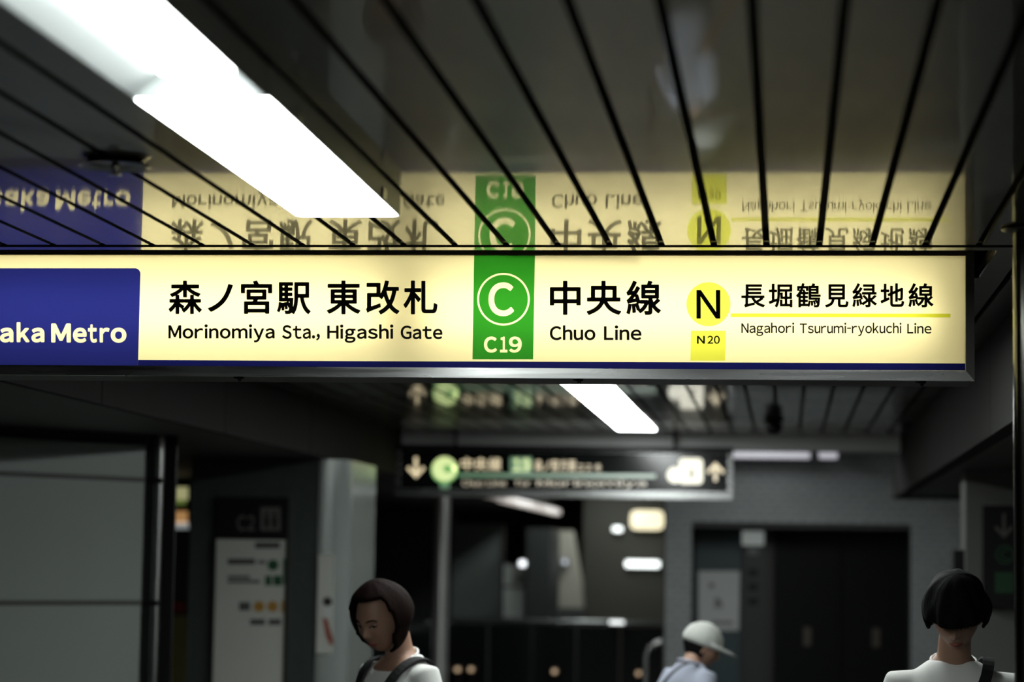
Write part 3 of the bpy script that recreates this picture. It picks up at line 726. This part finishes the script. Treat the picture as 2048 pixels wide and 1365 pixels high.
# black glass barrier with handrails
Yr = 22.5
bar_ = thing('barrier', 'black glass stair barrier with bright rail ends across the middle distance', 'barrier', (X(1010, Yr), Yr, 0))
zr = Z(1243, Yr)
for px0, px1 in ((812, 895), (897, 978), (980, 1066), (1068, 1154), (1156, 1242), (1244, 1330)):
    box('glass_panel', X(px0, Yr), X(px1, Yr)-.01, Yr, Yr+.04, .05, zr-.03, M_blackgl, bar_)
tube('top_rail', [(X(812, Yr), Yr, zr), (X(1330, Yr), Yr, zr)], .022, M_steel_d, bar_, n=10)
box('kerb', X(812, Yr), X(1330, Yr), Yr-.03, Yr+.07, 0, .049, M_trim, bar_)
xh = X(675, 19.3)
hr = thing('handrail', 'bright metal handrail receding behind the woman', 'handrail', (xh, 22, 0))
za = onY(675, 1284, 19.3)
tube('rail', [(za.x, 19.3, za.z), (za.x, 27.5, za.z)], .045, mat('pale_rail_metal', (.85, .87, .88), .35, metal=.2, noise=.05), hr, n=14)
for y in (19.6, 22.2, 24.8, 27.3): tube('upright', [(za.x, y, 0), (za.x, y, za.z-.046)], .02, M_steel_d, hr, n=8)
box('infill_panel', za.x-.01, za.x+.01, 19.5, 27.4, .08, za.z-.08, M_blackgl, hr)
E_glint = emitter('rail_glint_glow', (.95, 1, .98), 1.6)
wall_lamp(1219, 1248, 1242, 1249, Yr-.1, E_glint, 'small glowing piece for a highlight on the black barrier rail')  # rail highlight put in as a small glowing piece
gr = thing('grab_rail', 'short bent grab rail left of the person in the cap', 'handrail', (X(1300, 17), 17, 0))
g0 = onY(1324, 1284, 17); g1 = onY(1298, 1297, 17); g2 = onY(1292, 1312, 17)
tube('rail', [g0, onY(1312, 1288, 17), g1, g2, (g2.x, 17, .0)], .022, M_steel, gr, n=12)
E_amber = emitter('amber_lamp_light', (1.0, .66, .34), .55)
for i, (px, py, lb) in enumerate(((890, 1340, 'leftmost of three small amber lamps in a row by the pole'), (915, 1340, 'middle one of three small amber lamps in a row by the pole'), (942, 1340, 'rightmost of three small amber lamps in a row by the pole'),
                   (1109, 1344, 'single small amber lamp low on the barrier'), (1277, 1348, 'small orange lamp low on the barrier, left of the cap wearer'))):
    t = wall_lamp(px-4, px+4, py-4, py+4, Yr-.15, E_amber, lb, name='guide_lamp'); t['group'] = 'amber guide lamps'
    c_ = ORG[t]; tube('stem', [(c_.x, c_.y+.02, 0), (c_.x, c_.y+.02, c_.z-.035)], .008, M_trim, t, n=8)

# ================================================================ RIGHT: LIFT BLOCK
Yq = 19.6
xb0, xb1 = X(1331, Yq), X(1925, Yq); xo0, xo1 = X(1383, Yq), X(1822, Yq); zo = Z(1058, Yq, 1600)
q = bmesh.new()
bm_box(q, xb0, xo0, Yq+.012, Yq+2, 0, 2.719); bm_box(q, xo1, xb1, Yq+.012, Yq+2, 0, 2.719); bm_box(q, xo0, xo1, Yq+.012, Yq+2, zo, 2.719)
blk = structure(from_bm('wall_lift', q, M_grout))
mosaic('tile_cladding', xb0, xb1, .01, 2.70, Yq+.012, .095, .045, .005, M_tile_g, blk, holes=[(xo0, xo1, 0, zo)], brick=True)
structure(box('wall_recess', xo0, xo1, Yq+.45, Yq+.5, 0, zo, M_wall_d))
Ys = Yq+.44
M_fgp = mat('faded_grey_print', (.2, .2, .19), .6, noise=.1)
tp = thing('notice_board', 'teal panel with a white notice beside the black lift doors', 'board', (X(1437, Ys), Ys, 1.2))
box('panel', X(1392, Ys), X(1481, Ys), Ys-.03, Ys, 0.02, zo-.02, M_teal, tp, bev=.004)
fn = lambda px, py: onY(px, py, Ys-.034)
flat('notice', [np.array([(1397, 1143), (1480, 1143), (1478, 1262), (1397, 1262)])], fn, M_paper, tp)
for l_ in [circ(1423, 1172, 6), np.array([(1430, 1195), (1440, 1198), (1447, 1215), (1428, 1218)]), np.array([(1424, 1243), (1466, 1243), (1466, 1250), (1424, 1250)])]: flat('notice_mark', [l_], lambda px, py: onY(px, py, Ys-.037), M_fgp, tp)
cp = thing('call_panel', 'dark lift control column with a pale indicator at its top', 'panel', (X(1508, Ys), Ys, 0))
box('column', X(1484, Ys), X(1537, Ys), Ys-.05, Ys, 0.0, zo-.01, mat('dark_control_column', (.022, .024, .024), .4, noise=.1), cp, bev=.004)
u, v = onY(1484, 1063, Ys-.06), onY(1528, 1092, Ys-.06)
box('indicator', u.x, v.x, Ys-.075, Ys-.051, v.z, u.z, mat('pale_indicator_plastic', (.5, .52, .5), .4, noise=.05, emit=(.9, 1, .95), estr=.16), cp, bev=.008)
for py in (1103, 1146, 1175, 1204):
    u, v = onY(1496, py-7, Ys-.06), onY(1516, py+7, Ys-.06)
    box('button_plate', u.x, v.x, Ys-.056, Ys-.051, v.z, u.z, M_steel_d if py == 1103 else M_black, cp)
ld = structure(box('door_1', X(1540, Ys), X(1547, Ys), Ys-.06, Ys, 0, zo-.01, M_trim))
for px0, px1 in ((1547, 1683), (1684, 1820)):
    leaf = box('door_leaf', X(px0, Ys), X(px1, Ys)-.004, Ys-.05, Ys-.01, .01, zo-.015, mat('black_door_enamel', (.002, .0025, .0025), .45, spec=.15, noise=.1), ld, bev=.003)
    cx = (X(px0, Ys)+X(px1, Ys))/2; z = Z(1270, Ys, 1620)
    box('window_plate', cx-.03, cx+.03, Ys-.056, Ys-.051, z-.09, z+.06, mat('dim_bronze_plate', (.06, .05, .035), .4, noise=.1), leaf)
# column and blade sign at the right edge
Yv = 13.0
structure(box('wall_pilaster', X(1932, Yv+.1), 1.749, Yv+.1, Yv+.5, 0, SB_R+.019, mat('pilaster_paint', (.12, .125, .11), .5, noise=.1, scale=(2, 2, 2))))
vs = thing('wall_sign', 'narrow black wall sign with a down arrow and green letter at the right edge', 'sign', (X(1998, Yv), Yv, 1.9))
box('plate', X(1966, Yv), X(2034, Yv), Yv, Yv+.098, Z(1215, Yv, 2000), Z(1012, Yv, 2000), M_black, vs, bev=.004)
fv = lambda px, py: onY(px, py, Yv-.003)
flat('down_arrow', [arrow(2008, 1028, 1077, 19, False, 5)], fv, mat('dim_grey_print', (.10, .10, .085), .6, noise=.1), vs)
M_dg = mat('deep_green_print', (.008, .055, .018), .6, noise=.1)
flat('line_letter', [circ(2010, 1110, 19), circ(2010, 1110, 15)]+word('C', 2001, 2019, 1100, 1120, .03), fv, M_dg, vs)
flat('number_tag', [np.array([(1990, 1145), (2028, 1145), (2028, 1187), (1990, 1187)])], fv, M_dg, vs)
bx_ = thing('intercom_box', 'small black box on the pilaster above the dark-haired person', 'box', (X(1917, Yv), Yv+.3, 1.6))
box('body', X(1905, Yv+.3), X(1931.5, Yv+.2), Yv+.2, Yv+.4, Z(1150, Yv, 1917), Z(1100, Yv, 1917), M_black, bx_, bev=.006)

# ================================================================ PEOPLE
def head_point(th, ph, W=1.0):
    """unit-sphere direction -> head surface; face looks towards -y; metres, origin mid-head"""
    x, y, z = math.sin(th)*math.cos(ph), math.sin(th)*math.sin(ph), math.cos(th)
    px, py, pz = x*.074*W, y*.094, z*.114
    if z < 0:
        px *= 1-.30*(-z)**1.6
        if y > 0: py *= 1-.55*(-z)**1.2
        else: py *= 1-.05*(-z)
    if y < 0: py = -(abs(py)**.93)*(.094**.07)*.97
    g = lambda u, v, su, sv: math.exp(-((px-u)/su)**2-((pz-v)/sv)**2)
    if y < 0:
        d = 0
        d += .020*g(0, -.030, .011, .014)+.011*g(0, -.012, .008, .018)+.004*g(.011, -.035, .006, .007)+.004*g(-.011, -.035, .006, .007)
        d += .005*g(0, .022, .045, .010)
        d -= .010*(g(.030, .003, .014, .010)+g(-.030, .003, .014, .010))
        d += .004*(g(.040, -.028, .018, .018)+g(-.040, -.028, .018, .018))
        d += .008*g(0, -.060, .020, .006)+.007*g(0, -.072, .017, .006)-.003*g(0, -.066, .02, .0025)-.004*g(0, -.083, .02, .006)
        d += .009*g(0, -.100, .018, .014)
        py -= d
    return Vector((px, py, pz))
def bm_head(bm, M, W=1.0, nu=64, nv=52):
    rows = []
    for i in range(1, nv):
        rows.append([bm.verts.new(M @ head_point(PI*i/nv, 2*PI*j/nu, W)) for j in range(nu)])
    t = bm.verts.new(M @ head_point(0, 0, W)); b = bm.verts.new(M @ head_point(PI, 0, W))
    for j in range(nu):
        bm.faces.new((t, rows[0][j], rows[0][(j+1) % nu])); bm.faces.new((b, rows[-1][(j+1) % nu], rows[-1][j]))
        for r0, r1 in zip(rows, rows[1:]): bm.faces.new((r0[j], r1[j], r1[(j+1) % nu], r0[(j+1) % nu]))
    for s in (-1, 1):            # ears
        r = bmesh.ops.create_uvsphere(bm, u_segments=12, v_segments=8, radius=1)
        bmesh.ops.transform(bm, matrix=M @ Matrix.Translation((s*.073*W, .008, -.012)) @ Matrix.Rotation(s*.35, 4, 'Z') @ Matrix.Diagonal((.009, .018, .030, 1)), verts=r['verts'])
def loft(bm, secs, n=28):
    """secs: (z, cx, cy, half width, half depth)"""
    rings = [[bm.verts.new((cx+w*math.copysign(abs(math.cos(a))**.85, math.cos(a)), cy+d*math.copysign(abs(math.sin(a))**.9, math.sin(a)), z)) for a in (2*PI*k/n for k in range(n))] for z, cx, cy, w, d in secs]
    for a, b in zip(rings, rings[1:]):
        for k in range(n): bm.faces.new((a[k], a[(k+1) % n], b[(k+1) % n], b[k]))
    bm.faces.new(rings[0][::-1]); bm.faces.new(rings[-1])
def fuse(name, bm, voxel, smooth, material, parent, M):
    """overlapping closed pieces -> one continuous surface"""
    bmesh.ops.recalc_face_normals(bm, faces=bm.faces[:])
    me = bpy.data.meshes.new('tmp'); bm.to_mesh(me); bm.free()
    ob = bpy.data.objects.new('tmp', me); C.objects.link(ob)
    r = ob.modifiers.new('r', 'REMESH'); r.mode = 'VOXEL'; r.voxel_size = voxel; r.use_smooth_shade = True
    s = ob.modifiers.new('s', 'SMOOTH'); s.factor = .5; s.iterations = smooth
    dg = bpy.context.evaluated_depsgraph_get(); dg.update()
    out = bpy.data.meshes.new_from_object(ob.evaluated_get(dg)); out.name = name
    bpy.data.objects.remove(ob); bpy.data.meshes.remove(me); out.materials.clear()
    out.transform(M)
    for p in out.polygons: p.use_smooth = True
    return link(name, out, material, parent)
def hand(bm, wrist, d, side):
    d = Vector(d).normalized(); lat = Vector((0, 1, 0)).cross(d).normalized(); fr = d.cross(lat)
    bm_tube(bm, [wrist-d*.02, wrist+d*.03, wrist+d*.085], [(.026, .018), (.014, .036), (.013, .038)], 14)
    for k, L in enumerate((.070, .078, .072, .058)):
        o = wrist+d*.075+fr*(-.030+.020*k)
        c = lat*(-side*.012)
        bm_tube(bm, [o, o+d*L*.5+c*.4, o+d*L*.8+c*1.4, o+d*L+c*2.4], [.0085, .0082, .0075, .006], 8)
    o = wrist+d*.025-fr*.028
    bm_tube(bm, [o, o+d*.03-fr*.02, o+d*.055-fr*.024], [.011, .0095, .007], 8)

def person(label, x, y, height, yaw, hpitch, hyaw, shirt, hair, style, lean=0.0, W=1.0, hs=1.0, hd=0.0, hf=0.0, op=1.0, trousers=M_navy, skirt=False, hroll=0.0, wide=1.0):
    root = thing('person', label, 'person', (x, y, 0))
    k = height/1.70
    B = Matrix.Translation((x, y, 0)) @ Matrix.Rotation(yaw, 4, 'Z') @ Matrix.Scale(k, 4)
    sh = 1.38; ln = Vector((0, -lean, 0))         # shoulder height, forward lean of the upper body
    up = lambda z: Vector((0, -lean*max(0, (z-.95)/.45)**1.3, 0))
    def sec(z, cy, w, d): u = up(z); return (z, 0, cy+u.y, w*wide, d)
    neck0 = Vector((0, .015, 1.36))+up(1.36); neck1 = Vector((0, -.01-lean*.25, 1.47))+up(1.47)
    H = Matrix.Translation(neck1+Vector((0, -.015-.05*math.sin(hpitch)-hf, .095-hd))) @ Matrix.Rotation(hyaw, 4, 'Z') @ Matrix.Rotation(hpitch, 4, 'X') @ Matrix.Rotation(hroll, 4, 'Y') @ Matrix.Scale(hs, 4)
    # --- body
    bm = bmesh.new(); bm_head(bm, H, W)
    bm_tube(bm, [neck0-Vector((0, 0, .08)), neck0, neck1, H @ Vector((0, .018, -.04))], [.075, .058, .052, .052], 20)
    loft(bm, [sec(.86, 0, .150, .100), sec(.95, 0, .150, .105), sec(1.08, -.005, .125, .090), sec(1.22, -.01, .150, .100), sec(1.31, 0, .160, .090), sec(1.36, .005, .125, .07), sec(1.40, .012, .075, .05), sec(1.43, .015, .05, .045)])
    arms = []
    for s in (-1, 1):
        shd = Vector((s*.162*wide, .005, sh-.052))+up(sh); elb = Vector((s*.215*wide, .03, 1.09))+up(1.09)*.6; wr = Vector((s*.205*wide, -.06-lean, .86))
        bm_tube(bm, [shd, shd.lerp(elb, .5), elb, elb.lerp(wr, .35), wr], [.050, .043, .036, .036, .024], 16)
        hand(bm, wr, wr-elb, s); arms.append((shd, elb, wr))
        st = s*.04
        hip = Vector((s*.085, 0, .90)); kn = Vector((s*.088, -.02+st, .49)); an = Vector((s*.085, .03+st*2, .09))
        bm_tube(bm, [hip, hip.lerp(kn, .5), kn, kn.lerp(an, .4), an], [.085, .070, .052, .050, .034], 18)
        bm_tube(bm, [an+Vector((0, .03, -.04)), an+Vector((0, -.06, -.05)), an+Vector((0, -.16, -.062))], [(.036, .030), (.042, .028), (.035, .018)], 14)
    fuse('body', bm, .0055, 3, M_skin, root, B)
    # --- shirt: torso, short sleeves, neck hole made by a collar band
    bm = bmesh.new()
    loft(bm, [sec(.86, 0, .178, .128), sec(.95, 0, .178, .130), sec(1.08, -.005, .165, .120), sec(1.22, -.01, .180, .125), sec(1.28, -.002, .188, .118), sec(1.33, .003+.009*op, .172, .101-.005*op), sec(1.365, .006+.016*op, .135, .085-.009*op), sec(1.39, .009+.021*op, .100, .072-.012*op), sec(1.408-.003*op, .012+.022*op, .076, .062-.012*op)])
    for (shd, elb, wr) in arms:
        c = shd.lerp(elb, .85); out = (c-shd).normalized()
        bm_tube(bm, [shd+Vector((-math.copysign(.05, shd.x), 0, -.012)), shd+Vector((0, 0, -.003)), shd.lerp(elb, .4), c], [.062, .064, .068, .076], 20)
    fuse('t_shirt', bm, .008, 7, shirt, root, B)
    nb = bmesh.new(); m_ = Matrix.Translation(neck0+Vector((0, -.012+.008*op, .044-.014*op))) @ Matrix.Rotation(.30+.18*op, 4, 'X')
    ring_ = [m_ @ Vector((.072*math.cos(a), .066*math.sin(a), 0)) for a in (2*PI*i/28 for i in range(28))]
    n = 28; rr_ = []
    for i, p_ in enumerate(ring_):
        o = (p_-m_.translation).normalized()
        rr_.append([nb.verts.new(p_+o*.006*math.cos(b_)+Vector((0, 0, .011*math.sin(b_)))) for b_ in (2*PI*j/8 for j in range(8))])
    for i in range(n):
        for j in range(8): nb.faces.new((rr_[i][j], rr_[(i+1) % n][j], rr_[(i+1) % n][(j+1) % 8], rr_[i][(j+1) % 8]))
    bmesh.ops.transform(nb, matrix=B, verts=nb.verts[:]); from_bm('collar', nb, shirt, root, smooth=True)
    # --- trousers and shoes
    bm = bmesh.new()
    loft(bm, [(.80, 0, 0, .165, .118), (.90, 0, 0, .168, .120), (1.0, 0, 0, .158, .115)])
    for s in (-1, 1):
        st = s*.04
        bm_tube(bm, [(s*.085, 0, .88), (s*.09, -.01+st*.5, .69), (s*.09, -.02+st, .49), (s*.088, .02+st*1.8, .14)], [.098, .092, .078, .070], 20)
    fuse('trousers', bm, .012, 4, trousers, root, B)
    for s in (-1, 1):
        st = s*.04; bm = bmesh.new(); ax = Vector((s*.085, .03+st*2, 0))
        loft(bm, [(.001, ax.x, ax.y-.06, .045, .135), (.03, ax.x, ax.y-.06, .048, .138), (.06, ax.x, ax.y-.04, .045, .11), (.10, ax.x, ax.y+.01, .042, .055)])
        bmesh.ops.transform(bm, matrix=B, verts=bm.verts[:]); from_bm('shoe', bm, M_shoe, root, smooth=True)
    # --- face details
    BH = B @ H
    for s in (-1, 1):
        bm = bmesh.new(); bmesh.ops.create_uvsphere(bm, u_segments=14, v_segments=10, radius=.0115)
        bmesh.ops.transform(bm, matrix=BH @ Matrix.Translation((s*.030*W, -.0665, .003)), verts=bm.verts[:]); ey = from_bm('eye', bm, M_eye, root, smooth=True)
        bm = bmesh.new(); bmesh.ops.create_uvsphere(bm, u_segments=12, v_segments=8, radius=.0058)
        bmesh.ops.transform(bm, matrix=BH @ Matrix.Translation((s*.030*W, -.0735, -.001)), verts=bm.verts[:]); from_bm('iris', bm, M_iris, ey, smooth=True)
        def onface(u, v, dd):     # nearest point of the face surface at lateral u, height v
            best = None
            for i in range(20, 90, 1):
                for j in range(96, 145):
                    p_ = head_point(PI*i/100, 2*PI*j/160, W); e_ = (p_.x-u)**2+(p_.z-v)**2
                    if best is None or e_ < best[0]: best = (e_, p_)
            return best[1]+Vector((0, -dd, 0))
        pts = [onface(s*u*W, v, .0015) for u, v in ((.014, .021), (.026, .026), (.038, .025), (.047, .019))]
        tube('eyebrow', [BH @ q_ for q_ in pts], [.002*k, .0032*k, .003*k, .0015*k], hair, root, 8)
        pts = [onface(s*u*W, v, .0035) for u, v in ((.018, .001), (.026, .0035), (.034, .0035), (.043, -.001))]
        tube('eyelashes', [BH @ q_ for q_ in pts], [.0012*k, .0022*k, .0024*k, .0015*k], M_iris, root, 6)
    for nm, vv, rz in (('upper_lip', -.061, .0034), ('lower_lip', -.0705, .0042)):
        pts = [onface(u, vv+abs(u)*(-.12 if vv > -.065 else .12), .0) for u in (-.021, -.010, 0, .010, .021)]
        tube(nm, [BH @ q_ for q_ in pts], [.0012*k, rz*k, rz*1.05*k, rz*k, .0012*k], M_lip, root, 8)
    # --- hair
    nu, nv = 72, 56; bm = bmesh.new(); grid = {}
    for i in range(0, nv+1):
        for j in range(nu):
            th, ph = PI*i/nv, 2*PI*j/nu
            q_ = head_point(th, ph, 1.0); nn = Vector((q_.x/.074**2, q_.y/.094**2, q_.z/.114**2)).normalized()
            front = -q_.y/.094; zz = q_.z
            if style == 'bob':
                t = .024+.012*math.sin(min(1, max(0, (.10-zz)/.16))*PI)
                t += .004*math.sin(ph*9)*.4*math.sin(th)
                pos = Vector((q_.x*1.0, q_.y, q_.z))+nn*t
                side = abs(q_.x)/(.074*(1-.30*max(0, -zz/.114)**1.6)*max(.2, math.sin(th)))
                keep = zz > .076 or (front < .42 and zz > -.125 and not (zz < -.07 and front > .02 and side < .93))
                keep = keep 
                if zz < -.02 and front < .42: pos = Vector((pos.x*(1+.10*(-.02-zz)/.1), pos.y*1.05, zz-.012*(1 if zz < -.06 else 0)))
            elif style == 'mop':
                t = .034+.008*math.sin(ph*7+zz*40)*math.sin(th)**2+.006*max(0, zz/.114)+.004*math.sin(ph*13+2)*math.sin(th)**2
                pos = q_+nn*t
                keep = zz > .026 or (front < .30 and zz > -.008) or (front < 0 and zz > -.055)
                if front > .3 and zz < .09: pos = pos+Vector((0, -.010, -.012))
            else:
                t = .010; pos = q_+nn*t; keep = zz > .02 or (front < .1 and zz > -.07)
            grid[i, j] = (bm.verts.new(BH @ pos), keep)
    for i in range(nv):
        for j in range(nu):
            c = [grid[i, j], grid[i+1, j], grid[i+1, (j+1) % nu], grid[i, (j+1) % nu]]
            if all(q_[1] for q_ in c): bm.faces.new([q_[0] for q_ in c])
    bmesh.ops.delete(bm, geom=[v for v in bm.verts if not v.link_faces], context='VERTS')
    bmesh.ops.remove_doubles(bm, verts=bm.verts[:], dist=.0006)
    bmesh.ops.recalc_face_normals(bm, faces=bm.faces[:])
    bmesh.ops.solidify(bm, geom=bm.faces[:], thickness=.012)
    for _ in range(2): bmesh.ops.smooth_vert(bm, verts=bm.verts[:], factor=.4, use_axis_x=True, use_axis_y=True, use_axis_z=True)
    from_bm('hair', bm, hair, root, smooth=True)
    return root, B, BH, up
def ribbon(name, pts, width, thick, material, parent, M, n_out):
    """strap: flat band along pts, lying on the body; n_out gives the outward direction per point"""
    bm = bmesh.new(); P = [Vector(p) for p in pts]; prev = None
    sub = []
    for i in range(len(P)-1):
        p0, p1, p2, p3 = P[max(0, i-1)], P[i], P[i+1], P[min(len(P)-1, i+2)]
        for t in (0, .25, .5, .75): sub.append((p1*2+(p2-p0)*t+(p0*2-p1*5+p2*4-p3)*t*t+(-p0+p1*3-p2*3+p3)*t**3)/2)
    sub.append(P[-1])
    for i, p in enumerate(sub):
        t = (sub[min(i+1, len(sub)-1)]-sub[max(i-1, 0)]).normalized(); o = n_out(p); o = (o-t*o.dot(t)).normalized(); s = t.cross(o)
        q = [bm.verts.new(p+s*a*width/2+o*b*thick/2) for a, b in ((-1, -1), (1, -1), (1, 1), (-1, 1))]
        if prev:
            for k in range(4): bm.faces.new((prev[k], prev[(k+1) % 4], q[(k+1) % 4], q[k]))
        else: bm.faces.new(q)
        prev = q
    bm.faces.new(prev[::-1])
    bmesh.ops.transform(bm, matrix=M, verts=bm.verts[:])
    return from_bm(name, bm, material, parent, smooth=False)

# woman in the middle
Yw = 8.6; pw = onY(752, 1163, Yw)
wroot, WB, WH, wup = person('person with chin-length dark brown hair, white T-shirt and black shoulder straps, looking down', X(800, Yw), Yw, 1.60, math.radians(-42), math.radians(22), math.radians(11), M_shirt_w, M_hair_b, 'bob', W=1.0, wide=.92, hs=1.10, hd=.025, hf=.045)
no = lambda p: Vector((p.x*.5, p.y*1.6, max(0, p.z-1.27)*3.0)).normalized()
for s in (-1, 1):
    ribbon('bib_strap', [(s*.070, -.142, 1.12), (s*.080, -.142, 1.22), (s*.092, -.115, 1.30), (s*.108, -.062, 1.365), (s*.112, .01, 1.392), (s*.105, .075, 1.365), (s*.07, .13, 1.22), (.03*s, .14, 1.0)], .046, .006, M_cloth_k, wroot, WB, no)
bibm = bmesh.new()
cols = []
for z in (.88, .98, 1.08, 1.18, 1.25):
    cols.append([bibm.verts.new(WB @ Vector((.135*math.sin(a), -.150*math.cos(a)-.004, z))) for a in np.linspace(-1.0, 1.0, 11)])
for a, b in zip(cols, cols[1:]):
    for k in range(10): bibm.faces.new((a[k], a[k+1], b[k+1], b[k]))
bmesh.ops.recalc_face_normals(bibm, faces=bibm.faces[:]); bmesh.ops.solidify(bibm, geom=bibm.faces[:], thickness=.006)
from_bm('bib', bibm, M_cloth_k, wroot, smooth=True)

# man at the right
Yn = 7.75
mroot, MB_, MH, mup = person('person with thick black hair in a white T-shirt with a black cross-body strap, head bowed', X(1906, Yn), Yn, 1.655, math.radians(4), math.radians(31), math.radians(-12), M_shirt_w, M_hair_k, 'mop', W=1.0, hs=.985, hd=.012, op=.25, lean=.02, wide=1.02)
no2 = lambda p: Vector((p.x*.4, p.y*1.6, max(0, p.z-1.27)*3.0)).normalized()
ribbon('bag_strap', [(-.12, -.135, 1.0), (-.05, -.150, 1.14), (.03, -.150, 1.26), (.08, -.128, 1.34), (.105, -.06, 1.405), (.105, .02, 1.41), (.08, .10, 1.35), (0, .15, 1.2), (-.1, .14, 1.0)], .036, .006, M_cloth_k, mroot, MB_, no2)

# person in the cap, walking away to the right
Yo = 11.8
oroot, OB, OH, oup = person('person in a pale peaked cap and light blue shirt with a thin strap, facing right', X(1364, Yo), Yo, 1.43, math.radians(128), math.radians(20), math.radians(-24), M_shirt_b, M_hair_k, 'short', lean=.07, wide=1.02, hs=1.10, hd=.065, op=0.0)
ribbon('bag_strap', [(.10, .12, 1.0), (.06, .145, 1.15), (.0, .145, 1.26), (-.06, .11, 1.35), (-.10, .04, 1.405), (-.10, -.04, 1.40), (-.06, -.13, 1.3), (.02, -.16, 1.15)], .022, .006, M_cloth_k, oroot, OB, no2)
cpb = bmesh.new(); rings = []
for i in range(9):
    t = -.28+i/8*(PI/2*.98+.28)
    rings.append([cpb.verts.new(OH @ Vector((.090*math.cos(t)*math.cos(a), .004+.110*math.cos(t)*math.sin(a), .030+.100*math.sin(t)))) for a in (2*PI*j/32 for j in range(32))])
for a, b in zip(rings, rings[1:]):
    for j in range(32): cpb.faces.new((a[j], a[(j+1) % 32], b[(j+1) % 32], b[j]))
cpb.faces.new(rings[-1])
bmesh.ops.recalc_face_normals(cpb, faces=cpb.faces[:]); bmesh.ops.solidify(cpb, geom=cpb.faces[:], thickness=.004)
capo = from_bm('peaked_cap', cpb, M_cap, oroot, smooth=True)
bk = bmesh.new(); A_, B__ = [], []
for a in np.linspace(-PI*.92, -PI*.08, 17):
    A_.append(bk.verts.new(OH @ Vector((.090*math.cos(a), .004+.110*math.sin(a), .032))))
    e = max(0, -math.sin(a))
    B__.append(bk.verts.new(OH @ Vector((.098*math.cos(a), .004+(.112+.095*e**.6)*math.sin(a), .030-.012*e-.012*abs(math.cos(a))))))
for k in range(16): bk.faces.new((A_[k], A_[k+1], B__[k+1], B__[k]))
bmesh.ops.recalc_face_normals(bk, faces=bk.faces[:]); bmesh.ops.solidify(bk, geom=bk.faces[:], thickness=.004)
from_bm('peak', bk, M_cap, capo, smooth=True)
for k, a in enumerate(np.linspace(0, 2*PI, 7)[:-1]):   # stitched seams of the crown
    tube('seam', [OH @ Vector((.0915*math.cos(t)*math.cos(a), .004+.1115*math.cos(t)*math.sin(a), .030+.1015*math.sin(t))) for t in np.linspace(0, 1.5, 8)], .0012, M_cap, capo, 6)
